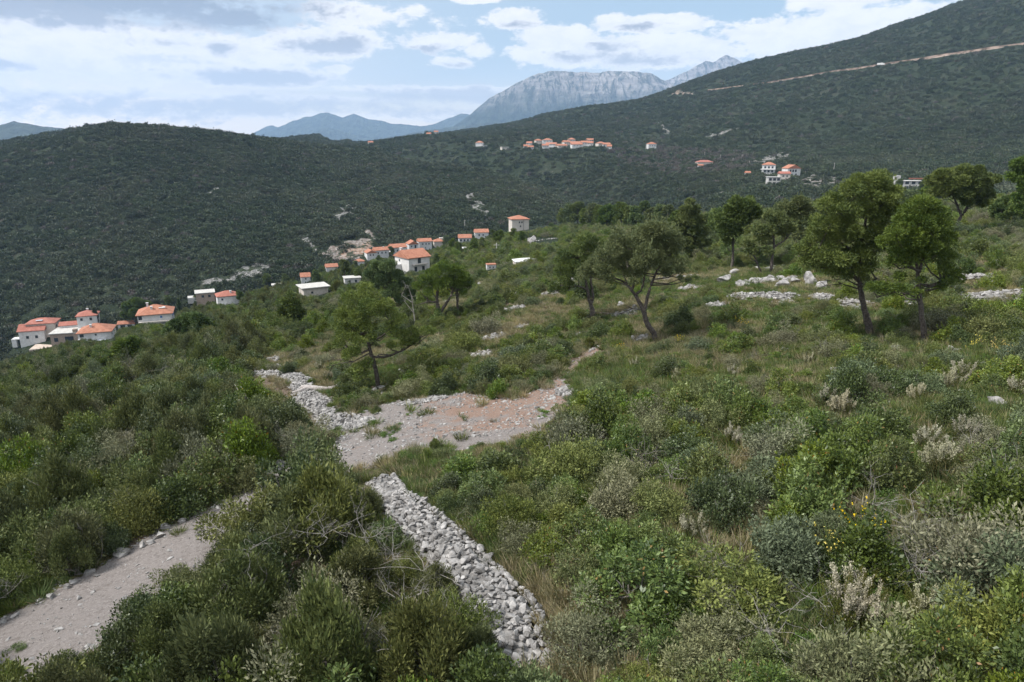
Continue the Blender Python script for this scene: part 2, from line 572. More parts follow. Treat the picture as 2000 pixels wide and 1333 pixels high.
# outlines measured in the photograph, laid on the ground
TRACK_PX = [(-120, 1260), (0, 1212), (60, 1182), (110, 1150), (180, 1110), (235, 1078), (290, 1046), (350, 1015), (430, 985), (500, 945), (540, 905),
            (600, 903), (642, 888), (655, 862), (650, 838), (680, 815), (740, 792), (800, 776), (890, 766), (1000, 778), (1058, 757), (1090, 730),
            (1125, 745), (1128, 768), (1092, 808), (1048, 850), (965, 870), (900, 882), (830, 876), (790, 882), (768, 895), (748, 912),
            (690, 918), (640, 935), (560, 972), (500, 1022), (430, 1090), (330, 1165), (240, 1230), (150, 1290), (60, 1345), (-120, 1420)]
PATH_PX = [(1066, 757), (1092, 730), (1122, 704), (1140, 690), (1160, 676), (1190, 673), (1166, 686), (1144, 706), (1120, 745)]
TRACK = world_poly(TRACK_PX)
PATHP = world_poly(PATH_PX)
WALL_PX = [(752, 946), (780, 988), (838, 1042), (898, 1098), (946, 1150), (990, 1212), (1034, 1288)]
WALL = world_poly(WALL_PX)
RUB_PX = [(500, 732), (560, 735), (590, 745), (592, 770), (620, 792), (650, 815), (668, 838)]
RUB = world_poly(RUB_PX)

ROCKS_PX = [  # bare rock on the hills: polygon, hue (0 grey, 1 orange, 2 terraces)
    ([(622, 500), (645, 482), (690, 470), (715, 448), (738, 462), (734, 488), (700, 505), (650, 510)], 0.35),
    ([(660, 495), (690, 478), (720, 468), (733, 478), (712, 496), (680, 503)], 1.0),
    ([(380, 556), (430, 540), (480, 520), (520, 512), (540, 520), (490, 545), (440, 552), (400, 560)], 0.0),
    ([(905, 385), (930, 380), (955, 412), (940, 424), (915, 405)], 0.0),
    ([(640, 420), (690, 400), (700, 410), (660, 440)], 0.0),
    ([(395, 372), (415, 366), (438, 374), (420, 378)], 0.0),
    ([(580, 455), (600, 465), (625, 495), (600, 490)], 0.0),
    ([(1565, 352), (1600, 342), (1648, 348), (1640, 368), (1600, 372), (1570, 366)], 0.2),
    ([(1470, 318), (1530, 300), (1560, 302), (1500, 325)], 0.1),
    ([(1400, 375), (1430, 368), (1428, 378), (1405, 382)], 0.1),
    ([(1308, 186), (1325, 179), (1352, 180), (1345, 186)], 0.9),
    ([(1380, 268), (1420, 256), (1460, 250), (1420, 263), (1400, 272)], 0.1),
    ([(1286, 242), (1298, 240), (1310, 262), (1296, 262)], 0.1),
    ([(1020, 228), (1040, 225), (1046, 233), (1028, 235)], 0.8),
]


def rock_mask(x, y, z):
    px, py = proj(x, y, z)
    wob = 14 * fbm(px / 26, py / 20, 51, 3)
    m = np.zeros(np.shape(x)); h = np.zeros(np.shape(x))
    for poly, hue in ROCKS_PX:
        k = inside(poly, px + wob, py + wob * 0.6) & (y > 300)
        m = np.where(k, 1.0, m); h = np.where(k, hue, h)
    return m, h


def ground_mat():
    m = bpy.data.materials.new('maquis_soil'); m.use_nodes = True
    K = Nodes(m.node_tree)
    geo = K.n('ShaderNodeNewGeometry')
    P = geo.outputs['Position']
    n1 = K.noise(P, 0.35, 5, 0.6); n2 = K.noise(P, 2.4, 5, 0.65); n3 = K.noise(P, 14.0, 4, 0.6)
    grass = K.mix(K.ss(n2, .35, .65), (0.060, 0.075, 0.026), (0.15, 0.135, 0.065))
    soil = K.mix(K.ss(n3, .4, .6), (0.085, 0.062, 0.045), (0.17, 0.13, 0.10))
    col = K.mix(K.ss(n1, .42, .58), grass, soil)
    stones = K.ss(n3, .62, .68)
    col = K.mix(K.m('MULTIPLY', stones, K.ss(n1, .5, .62)), col, (0.38, 0.36, 0.345))
    p = K.n('ShaderNodeBsdfPrincipled'); p.inputs['Roughness'].default_value = 0.95
    p.inputs['Specular IOR Level'].default_value = 0.1
    K.put(p.inputs['Base Color'], col)
    b = K.n('ShaderNodeBump'); b.inputs['Strength'].default_value = 0.7; b.inputs['Distance'].default_value = 0.12
    K.put(b.inputs['Height'], n3); K.put(p.inputs['Normal'], b.outputs[0])
    o = K.n('ShaderNodeOutputMaterial'); K.put(o.inputs[0], p.outputs[0])
    return m


def track_mat():
    m = bpy.data.materials.new('track_gravel'); m.use_nodes = True
    K = Nodes(m.node_tree)
    geo = K.n('ShaderNodeNewGeometry'); P = geo.outputs['Position']
    at_ = K.n('ShaderNodeAttribute', attribute_name='tint')
    n0 = K.noise(P, 0.5, 4, 0.6); n1 = K.noise(P, 3.0, 5, 0.65); n2 = K.noise(P, 22.0, 4, 0.7)
    vor = K.n('ShaderNodeTexVoronoi'); vor.inputs['Scale'].default_value = 9.0; K.put(vor.inputs['Vector'], P)
    grav = K.mix(K.ss(n2, .3, .7), (0.125, 0.11, 0.102), (0.30, 0.27, 0.254))
    grav = K.mix(1.0, grav, K.mix(K.ss(K.noise(P, 7.0, 5, .7), .35, .65), (.72, .70, .68), (1.2, 1.2, 1.2)), 'MULTIPLY')
    grav = K.mix(K.ss(n1, .35, .7), grav, (0.22, 0.195, 0.182))
    red = K.mix(K.ss(n2, .35, .65), (0.165, 0.095, 0.065), (0.30, 0.225, 0.185))
    f = K.ss(K.m('ADD', at_.outputs['Fac'], K.m('MULTIPLY', K.m('SUBTRACT', n0, 0.5), 2.2)), 0.45, 0.85)
    col = K.mix(f, grav, red)
    peb = K.ss(K.m('ADD', vor.outputs['Distance'], K.m('MULTIPLY', n2, .4)), 0.30, 0.42, 1.0, 0.0)
    col = K.mix(K.m('MULTIPLY', peb, K.ss(n1, .4, .6, .15, .8)), col, (0.36, 0.34, 0.325))
    col = K.mix(K.m('MULTIPLY', K.ss(K.noise(P, 0.9, 5, .6, .6), .60, .72), .6), col, (0.10, 0.08, 0.065))
    p = K.n('ShaderNodeBsdfPrincipled'); p.inputs['Roughness'].default_value = 0.95
    p.inputs['Specular IOR Level'].default_value = 0.15
    K.put(p.inputs['Base Color'], col)
    b = K.n('ShaderNodeBump'); b.inputs['Strength'].default_value = 0.9; b.inputs['Distance'].default_value = 0.06
    K.put(b.inputs['Height'], K.m('ADD', n2, peb)); K.put(p.inputs['Normal'], b.outputs[0])
    o = K.n('ShaderNodeOutputMaterial'); K.put(o.inputs[0], p.outputs[0])
    return m


def hill_mat():
    m = bpy.data.materials.new('wooded_hillside'); m.use_nodes = True
    K = Nodes(m.node_tree)
    geo = K.n('ShaderNodeNewGeometry'); P = geo.outputs['Position']
    rk = K.n('ShaderNodeAttribute', attribute_name='rock'); hu = K.n('ShaderNodeAttribute', attribute_name='hue')
    n1 = K.noise(P, 0.02, 5, 0.6); n2 = K.noise(P, 0.16, 5, 0.7); n3 = K.noise(P, 0.6, 4, 0.7)
    veg = K.mix(K.ss(n2, .35, .65), (0.018, 0.027, 0.015), (0.038, 0.049, 0.027))
    veg = K.mix(K.m('MULTIPLY', K.ss(n1, .52, .68), .5), veg, (0.060, 0.060, 0.042))
    veg = K.mix(K.m('MULTIPLY', K.ss(n3, .62, .70), K.ss(n1, .5, .62)), veg, (0.26, 0.25, 0.235))
    rock = K.mix(K.ss(n3, .35, .65), (0.12, 0.12, 0.115), (0.34, 0.325, 0.31))
    org = K.mix(K.ss(n3, .35, .65), (0.27, 0.16, 0.10), (0.38, 0.31, 0.27))
    rock = K.mix(hu.outputs['Fac'], rock, org)
    rock = K.mix(K.ss(n2, .46, .56), rock, veg)
    col = K.mix(K.ss(rk.outputs['Fac'], .3, .6), veg, rock)
    p = K.n('ShaderNodeBsdfPrincipled'); p.inputs['Roughness'].default_value = 0.95
    p.inputs['Specular IOR Level'].default_value = 0.1
    K.put(p.inputs['Base Color'], col)
    b = K.n('ShaderNodeBump'); b.inputs['Strength'].default_value = 1.0; b.inputs['Distance'].default_value = 2.0
    K.put(b.inputs['Height'], K.m('ADD', n3, n2)); K.put(p.inputs['Normal'], b.outputs[0])
    o = K.n('ShaderNodeOutputMaterial'); K.put(o.inputs[0], p.outputs[0])
    return m


def grid_faces(nx, ny):
    i = np.arange(nx - 1)[:, None] * ny; j = np.arange(ny - 1)[None]
    return np.stack([i + j, i + ny + j, i + ny + j + 1, i + j + 1], -1).reshape(-1, 4)


# near slope, with the faces of the track and of the red footpath taken out of it as sheets of their own
_xs = np.concatenate([np.arange(-160, -42, 1.6), np.arange(-42, 42, 0.24), np.arange(42, 172, 1.6)])
_ys = np.concatenate([np.arange(-14, 9, 1.0), np.arange(9, 62, 0.24), np.arange(62, 140, 1.2), [140.0]])
XX, YN = np.meshgrid(_xs, _ys, indexing='ij')
ZN = near(XX, YN)
fn = grid_faces(len(_xs), len(_ys))
vn = np.stack([XX, YN, ZN], -1).reshape(-1, 3)
fc = vn[fn].mean(1)
wx = fc[:, 0] + 0.35 * fbm(fc[:, 0] / 0.9, fc[:, 1] / 0.9, 71, 3); wy = fc[:, 1] + 0.35 * fbm(fc[:, 0] / 0.9, fc[:, 1] / 0.9, 72, 3)
on_track = inside(TRACK, wx, wy)
on_path = inside(PATHP, wx, wy) & ~on_track
M_GROUND = ground_mat(); M_TRACK = track_mat(); M_HILL = hill_mat()


def sheet(name, keep, mat, tint):
    used = np.unique(fn[keep]); re = np.zeros(len(vn), np.int64); re[used] = np.arange(len(used))
    o = MB().add(vn[used], re[fn[keep]], 0, tint[used]).build(name, mat, smooth=True)
    return tag(o, kind='structure')


redc = world_poly([(960, 800), (1060, 770)])
red = np.clip(1.15 - seg_dist(redc, vn[:, 0], vn[:, 1]) / 8.5, 0, 1) * 0.95
sheet('ground', ~(on_track | on_path), M_GROUND, np.full(len(vn), .5))
sheet('gravel_track', on_track, M_TRACK, red)
sheet('footpath', on_path, M_TRACK, np.full(len(vn), .85))

# hills
_j0 = np.searchsorted(GY, 140.0)
hy = np.concatenate([[140.0], GY[_j0:]])
HU, HY = np.meshgrid(GU, hy, indexing='ij')
HX = HU * HY
HZ = np.where(HY <= 140.0, near(HX, HY), ground(HX, np.maximum(HY, 140.001)))
rm, rh = rock_mask(HX, HY, HZ)
HZ2 = HZ + rm * 3.0 * fbm(HX / 9, HY / 9 + HZ / 5, 81, 3)
me = MB().add(np.stack([HX, HY, HZ2], -1).reshape(-1, 3), grid_faces(NU, len(hy))).mesh('hillside', M_HILL, True)
for nm, arr in (('rock', rm), ('hue', rh)):
    a_ = me.attributes.new(nm, 'FLOAT', 'POINT'); a_.data.foreach_set('value', arr.ravel().astype(np.float32))
tag(link('hillside', me), kind='structure')

# far mountains


def mountain_mat(name, green, rockc, lo, hi, scale=0.002):
    m = bpy.data.materials.new(name); m.use_nodes = True
    K = Nodes(m.node_tree)
    geo = K.n('ShaderNodeNewGeometry'); P = geo.outputs['Position']
    s = K.n('ShaderNodeSeparateXYZ'); K.put(s.inputs[0], P)
    n1 = K.noise(P, scale, 8, 0.65); n2 = K.noise(P, scale * 5, 6, 0.7)
    mp = K.n('ShaderNodeMapping'); mp.inputs['Scale'].default_value = (0.25, 0.25, 2.2); K.put(mp.inputs[0], P)
    strata = K.noise(mp.outputs[0], scale * 4, 5, 0.6)
    h = K.m('ADD', s.outputs[2], K.m('MULTIPLY', K.m('SUBTRACT', n1, .5), 520))
    f = K.ss(h, lo, hi)
    g = K.mix(K.ss(n2, .35, .65), green, tuple(k * 1.9 for k in green))
    r = K.mix(K.ss(strata, .35, .65), tuple(k * .62 for k in rockc), rockc)
    mv = K.n('ShaderNodeMapping'); mv.inputs['Scale'].default_value = (1.6, 0.6, 0.22); K.put(mv.inputs[0], P)
    streak = K.noise(mv.outputs[0], scale * 4.5, 6, 0.7, 0.6)
    r = K.mix(K.m('MULTIPLY', K.ss(streak, .44, .60), .85), r, tuple(k * 1.2 for k in green))  # dark vertical streaks painted into the rock colour to stand for gully shade
    r = K.mix(K.m('MULTIPLY', K.ss(n2, .5, .66), .5), r, tuple(k * 1.4 for k in green))
    p = K.n('ShaderNodeBsdfPrincipled'); p.inputs['Roughness'].default_value = 0.95
    p.inputs['Specular IOR Level'].default_value = 0.05
    K.put(p.inputs['Base Color'], K.mix(f, g, r))
    b = K.n('ShaderNodeBump'); b.inputs['Strength'].default_value = 1.0; b.inputs['Distance'].default_value = 130.0
    K.put(b.inputs['Height'], K.m('ADD', K.m('ADD', n2, strata), K.m('MULTIPLY', streak, 1.5))); K.put(p.inputs['Normal'], b.outputs[0])
    o = K.n('ShaderNodeOutputMaterial'); K.put(o.inputs[0], p.outputs[0])
    return m


def mountain(name, line, D, depth, foot, mat, cliff=0.0, rough=0.12, seed=0, nu=420, nv=120):
    line = np.array(line, float)
    u_, t_ = pix(line[:, 0], line[:, 1])
    us = np.linspace(u_[0], u_[-1], nu)
    top = np.interp(us, u_, t_) * D
    top = top + 0.012 * D * 0.14 * fbm(us * 90, us * 0 + seed, seed, 4)
    s = np.linspace(0, 1.5, nv)                       # 0 foot, 1 ridge, 1.5 back slope
    U, S = np.meshgrid(us, s, indexing='ij')
    prof = np.where(S < 1, S ** 1.5 * (1 - cliff) + cliff / (1 + np.exp(-(S - 0.80) * 26)) * 1.005, 1 - (S - 1) * 0.8)
    prof = np.clip(prof, 0, 1.0)
    H = top[:, None] - foot
    rid = np.abs(fbm(U * D / 330, S * depth / 1500 + seed, seed + 5, 4)) * 2
    rid2 = fbm(U * D / 150, S * depth / 300, seed + 9, 4)
    fade = np.clip(S * (1.02 - S) * 4, 0, 1) * (S < 1)
    Z = foot + H * prof - H * rough * rid * fade * 1.3 + H * rough * 0.5 * rid2 * fade
    Yv = D - depth * (1 - S) - depth * 0.10 * rid * fade
    X = U * Yv
    X = U * D * (0.35 + 0.65 * Yv / D)
    o = MB().add(np.stack([X, Yv, Z], -1).reshape(-1, 3), grid_faces(nu, nv)).build(name, mat, smooth=True)
    return tag(o, kind='structure')


M_MT1 = mountain_mat('mountain_limestone', (0.05, 0.062, 0.04), (0.62, 0.56, 0.51), 330, 760)
M_MT2 = mountain_mat('mountain_green', (0.066, 0.078, 0.055), (0.28, 0.27, 0.245), 250, 1100)
M_MT3 = mountain_mat('mountain_peak', (0.07, 0.075, 0.05), (0.62, 0.56, 0.51), 100, 620)
mountain('mountain', [(800, 300), (860, 262), (900, 238), (930, 214), (955, 192), (1000, 166), (1050, 144), (1075, 136), (1100, 137), (1130, 140), (1165, 141), (1200, 138), (1240, 139), (1275, 142), (1290, 154), (1340, 178), (1450, 215), (1600, 250)],
         9000, 2300, -250, M_MT1, 0.36, 0.19, 3)
mountain('mountain', [(1180, 220), (1270, 172), (1300, 157), (1318, 150), (1340, 139), (1362, 126), (1378, 119), (1392, 121), (1405, 113), (1420, 107), (1436, 112), (1452, 120), (1500, 150), (1650, 220)],
         10500, 2300, -200, M_MT3, 0.15, 0.17, 8)
mountain('mountain', [(430, 300), (480, 280), (510, 266), (545, 247), (570, 236), (600, 228), (640, 219), (668, 229), (690, 221), (720, 232), (760, 240), (800, 243), (830, 246), (865, 235), (900, 222), (1000, 235)],
         11500, 2600, -250, M_MT2, 0.0, 0.13, 14)
mountain('mountain', [(560, 290), (610, 262), (640, 248), (690, 262), (760, 272), (830, 290)],
         9900, 1700, -250, M_MT2, 0.0, 0.14, 44)
mountain('mountain', [(430, 290), (485, 264), (515, 250), (532, 243), (548, 250), (620, 275)], 12300, 1600, -250, M_MT2, 0.0, 0.1, 19)
mountain('mountain', [(620, 300), (690, 281), (760, 268), (850, 252), (920, 243), (1000, 237), (1150, 232), (1300, 226)], 7600, 1500, -250, M_MT2, 0.0, 0.12, 25)
mountain('mountain', [(-260, 280), (-120, 258), (-40, 248), (0, 243), (28, 236), (55, 241), (85, 246), (118, 249), (170, 258), (300, 285)], 5200, 1500, -250, M_MT2, 0.0, 0.1, 31)
tag(MB().add([(-30000, 2500, -262), (30000, 2500, -262), (30000, 40000, -262), (-30000, 40000, -262)], [(0, 1, 2, 3)]).build('sea', plain_mat('sea_water', (0.03, 0.06, 0.085), rough=0.25)), kind='structure')

# ------------------------------------------------------------------ shrubs: one mesh of foliage and one of branches per kind
M_JUN = leaf_mat('juniper_sprays', (0.040, 0.055, 0.017), (0.152, 0.167, 0.055), trans=0.10)
M_DARK = leaf_mat('dark_oak_leaves', (0.024, 0.041, 0.012), (0.105, 0.136, 0.034), trans=0.10, spec=.4, rough=.45)
M_ARB = leaf_mat('arbutus_leaves', (0.040, 0.070, 0.012), (0.163, 0.214, 0.038), (0.26, 0.14, 0.03), trans=0.12, spec=.4, rough=.45)
M_GREY = leaf_mat('grey_sage_leaves', (0.075, 0.083, 0.038), (0.232, 0.230, 0.122), trans=0.10)
M_MAST = leaf_mat('mastic_leaves', (0.056, 0.078, 0.019), (0.187, 0.207, 0.060), trans=0.12)
M_BLUE = leaf_mat('blue_green_leaves', (0.047, 0.068, 0.030), (0.165, 0.205, 0.100), trans=0.10)
M_HEATH = leaf_mat('heather_needles', (0.033, 0.045, 0.011), (0.132, 0.138, 0.034), (0.16, 0.12, 0.04), trans=0.15)
M_PLUME = leaf_mat('heather_plumes', (0.30, 0.28, 0.175), (0.50, 0.465, 0.33), (0.45, 0.34, 0.21), trans=0.12, vary=.2)
M_BROOM = leaf_mat('broom_stalks', (0.07, 0.10, 0.03), (0.12, 0.16, 0.05), trans=0.1)
M_YEL = leaf_mat('yellow_petals', (0.60, 0.42, 0.02), (0.80, 0.62, 0.04), trans=0.12, vary=.1)
M_GRASS = leaf_mat('grass_blades', (0.050, 0.085, 0.016), (0.14, 0.17, 0.045), (0.28, 0.22, 0.11), trans=0.2, vary=.5)
M_STRAW = leaf_mat('dry_grass_blades', (0.15, 0.135, 0.06), (0.37, 0.31, 0.175), (0.10, 0.13, 0.04), trans=0.2, vary=.35)
M_BRT = leaf_mat('bright_green_leaves', (0.050, 0.095, 0.018), (0.13, 0.20, 0.045), trans=0.2)
M_WOODS = leaf_mat('hill_tree_leaves', (0.031, 0.047, 0.026), (0.066, 0.087, 0.044), trans=0.1, vary=0.45, patch=(0.080, 0.092, 0.055))
M_WOODS2 = leaf_mat('bare_hill_twigs', (0.075, 0.066, 0.056), (0.14, 0.125, 0.11), trans=0.1, vary=0.4)
M_DRY = leaf_mat('dry_twig_leaves', (0.16, 0.12, 0.07), (0.28, 0.21, 0.13), trans=0.1)


def lobes(r, n, flat=1.0, spread=0.8, rl=(0.24, 0.40)):
    """centres and radii of the leafy lobes of a dome of radius one"""
    d = rand_dirs(n * 3, r); d = d[d[:, 2] > -0.15][:n]
    rad = r.uniform(0.35, 1.0, len(d)) ** 0.55 * spread
    c = d * rad[:, None]
    c[:, 2] = np.abs(c[:, 2]) * flat + 0.18
    c[:, :2] *= 1 + 0.24 * r.normal(size=(len(d), 1))
    c[:, 2] *= 1 + .35 * np.clip(r.normal(size=len(d)), -.8, 1.2)
    c[:, :2] += r.normal(size=2) * .15 * c[:, 2:3]
    return c, r.uniform(*rl, len(d))


def leafy(mb, r, C_, R_, n, L, Wd, up=0.3, stretch=1.0, shell=0.55, mat=0, tdark=0.0, Lvar=0.35):
    w = R_ ** 2; k = r.choice(len(C_), n, p=w / w.sum())
    d = rand_dirs(n, r)
    rr = R_[k] * (shell + (1.1 - shell) * r.random(n))
    P = C_[k] + d * rr[:, None] * np.array([1, 1, stretch])
    keep = P[:, 2] > 0.02
    P, d, k = P[keep], d[keep], k[keep]
    D = unit(d + 0.8 * rand_dirs(len(P), r) + np.array([0, 0, up]))
    N = rand_dirs(len(P), r) + d * 0.4 + np.array([0, 0, .3])
    t = np.clip(r.random(len(P)) * .75 + 0.12 * r.normal(size=len(C_))[k] + .12, 0, .9)
    t = np.where(r.random(len(P)) < 0.018, 0.99, t)
    s = 1 + Lvar * r.normal(size=len(P))
    mb.kites(P, D, N, L * np.clip(s, .4, 2), Wd * np.clip(s, .4, 2), mat, t)


def branch_tubes(mb, r, n, length, r0, levels=2, up=0.7, start=(0, 0, 0), mat=0):
    for _ in range(n):
        p = np.array(start, float) + r.normal(size=3) * np.array([.06, .06, 0])
        d = unit(r.normal(size=3) * np.array([1, 1, .5]) + np.array([0, 0, up]))

        def grow(p, d, l, rad, lev):
            pts = [p]
            for s in range(3):
                d = unit(d + r.normal(size=3) * .28)
                pts.append(pts[-1] + d * l / 3)
            mb.tube(pts, np.linspace(rad, rad * .5, 4), 4 if rad > .006 else 3, mat, r.random())
            if lev > 0:
                for s in range(r.integers(2, 4)):
                    q = pts[r.integers(1, 4)]
                    grow(q, unit(d + r.normal(size=3) * .75), l * r.uniform(.4, .7), rad * .55, lev - 1)
        grow(p, d, length * r.uniform(.6, 1.1), r0, levels)


def shrub_meshes(kind, seed):
    """[(part name, mesh)] of one plant, radius about one metre"""
    r = np.random.default_rng(seed)
    f = MB(); b = MB()
    if kind == 'juniper':
        n = 26; a = r.uniform(0, 2 * pi, n); q = r.uniform(0, .75, n) ** .8
        c = np.stack([q * np.cos(a), q * np.sin(a), .35 + (1 - q) * r.uniform(.5, 1.3, n)], 1)
        R_ = r.uniform(.17, .30, n)
        for st in (1.7,):
            leafy(f, r, c, R_, 12500, .080, .026, up=.9, stretch=st, shell=.35)
        branch_tubes(b, r, 7, 1.0, .024, 2, 1.0)
        return [('foliage', f.mesh(kind + '_foliage', M_JUN)), ('branches', b.mesh(kind + '_branches', M_TWIG))]
    if kind in ('oak', 'arbutus', 'mastic', 'sage', 'blue'):
        mat, n, L, Wd, fl, cnt = {'oak': (M_DARK, 30, .062, .038, 1.0, 11500), 'arbutus': (M_ARB, 24, .078, .034, 1.1, 10500),
                                  'mastic': (M_MAST, 26, .062, .028, .85, 10500), 'sage': (M_GREY, 30, .060, .026, .9, 9500),
                                  'blue': (M_BLUE, 26, .075, .032, .9, 9500)}[kind]
        c, R_ = lobes(r, n, fl, .82, (.20, .38))
        leafy(f, r, c, R_, cnt, L, Wd, up=.35, shell=.45)
        if kind == 'arbutus':       # shoots that stand out of the dome
            for _ in range(16):
                d = unit(r.normal(size=3) * np.array([1, 1, .4]) + np.array([0, 0, .8])); p0 = d * .8
                p1 = d * 1.15 + np.array([0, 0, .22]); m_ = 26
                s = r.random(m_)[:, None]
                f.kites(p0 + (p1 - p0) * s, unit(d + .9 * rand_dirs(m_, r)), rand_dirs(m_, r), .10, .042, 0, r.random(m_) * .9)
        if kind in ('sage', 'mastic'):
            for _ in range(30):
                d = unit(r.normal(size=3) * np.array([1, 1, .5]) + np.array([0, 0, .9])); m_ = 22
                s = r.random(m_)[:, None]
                f.kites(d * (.75 + .42 * s), unit(d + .8 * rand_dirs(m_, r)), rand_dirs(m_, r), L * .9, Wd, 0, r.random(m_) * .9)
        branch_tubes(b, r, 6, .62, .024, 2, .9)
        return [('foliage', f.mesh(kind + '_foliage', mat)), ('branches', b.mesh(kind + '_branches', M_TWIG))]
    if kind == 'bare':
        branch_tubes(b, r, 15, .9, .013, 3, .8)
        c, R_ = lobes(r, 14, .8, .7, (.2, .35))
        leafy(f, r, c, R_, 900, .05, .02, up=.3, shell=.2)
        return [('branches', b.mesh('bare_branches', M_TWIG)), ('foliage', f.mesh('bare_foliage', M_GREY))]
    if kind == 'heather':
        g = MB(); n = 40
        for i in range(n):
            a = r.uniform(0, 2 * pi); lean = r.uniform(.05, .75)
            d = unit(np.array([cos(a) * lean, sin(a) * lean, 1.0])); h = r.uniform(.7, 1.25) * (1 - .2 * lean)
            base = np.array([cos(a), sin(a), 0]) * lean * .35
            m_ = 130; s = r.uniform(.15, 1.0, m_)
            P = base + d * (s * h)[:, None] + r.normal(size=(m_, 3)) * (.065 * (1.12 - s))[:, None]
            fl = (s > r.uniform(.45, .7)) & (i % 5 < 2)
            D = unit(d * .9 + .8 * rand_dirs(m_, r))
            f.kites(P[~fl], D[~fl], rand_dirs((~fl).sum(), r), .07, .016, 0, r.random((~fl).sum()))
            if fl.any():
                k = np.repeat(np.where(fl)[0], 3)
                Pk = P[k] + r.normal(size=(len(k), 3)) * .03
                g.kites(Pk, unit(D[k] + .5 * rand_dirs(len(k), r)), rand_dirs(len(k), r), .05, .03, 0, r.random() * .5 + r.random(len(k)) * .45)
        branch_tubes(b, r, 4, .8, .02, 1, 1.0)
        return [('foliage', f.mesh('heather_foliage', M_HEATH)), ('flower_plumes', g.mesh('heather_plumes', M_PLUME)), ('branches', b.mesh('heather_branches', M_TWIG))]
    if kind == 'broom':
        g = MB()
        for i in range(60):
            a = r.uniform(0, 2 * pi); lean = r.uniform(.1, .9)
            d = unit(np.array([cos(a) * lean, sin(a) * lean, 1.0])); h = r.uniform(.7, 1.4)
            s = np.linspace(0, 1, 4)[:, None]
            pts = d * s * h + np.array([cos(a), sin(a), 0]) * (s ** 2) * .2 * lean
            f.tube(pts, [.008, .007, .006, .004], 3, 0, r.random())
            m_ = r.integers(1, 7)
            if i % 3 == 0:
                P = pts[-1] - d * r.uniform(0, .35, (m_, 1)) * h + r.normal(size=(m_, 3)) * .02
                g.kites(P, rand_dirs(m_, r), rand_dirs(m_, r), .055, .05, 0, r.random(m_))
                g.kites(P, rand_dirs(m_, r), rand_dirs(m_, r), .055, .05, 0, r.random(m_))
        c, R_ = lobes(r, 12, .7, .6, (.2, .3)); leafy(f, r, c, R_, 1500, .04, .016, up=.6)
        return [('stems', f.mesh('broom_stems', M_BROOM)), ('flowers', g.mesh('broom_flowers', M_YEL))]
    if kind == 'tuft':
        n = 130; a = r.uniform(0, 2 * pi, n); lean = r.uniform(.1, 1.0, n)
        P = np.stack([np.cos(a), np.sin(a), 0 * a], 1) * (r.random(n) * .28)[:, None]
        D = np.stack([np.cos(a) * lean, np.sin(a) * lean, np.ones(n)], 1)
        t = r.random(n)
        f.kites(P, D, rand_dirs(n, r), r.uniform(.3, .75, n), .022, 0, t, .3)
        return [('blades', f.mesh('grass_blades', M_GRASS if seed % 2 else M_STRAW))]
    if kind == 'herb':
        c, R_ = lobes(r, 12, .5, .8, (.2, .3))
        leafy(f, r, c, R_, 2300, .075, .034, up=.9, shell=.2)
        return [('leaves', f.mesh('herb_leaves', M_BRT))]
    if kind == 'crown':
        c, R_ = lobes(r, 15, .75, .8, (.28, .46))
        leafy(f, r, c, R_, 420, .26, .17, up=.3, shell=.75)
        return [('crown', f.mesh('crown_leaves', M_WOODS if seed % 4 else M_WOODS2))]


PLANT = {}
for kd, seeds in (('juniper', (1, 2, 3, 41)), ('oak', (4, 5, 6, 42)), ('arbutus', (7, 8, 43)), ('mastic', (9, 10, 11, 44)), ('sage', (12, 13, 45)), ('blue', (14, 15, 46)),
                  ('bare', (16, 17)), ('heather', (18, 19, 20)), ('broom', (21, 22)), ('tuft', (23, 24, 25, 26)), ('herb', (27, 28)), ('crown', (29, 30, 31, 32))):
    PLANT[kd] = [shrub_meshes(kd, s) for s in seeds]

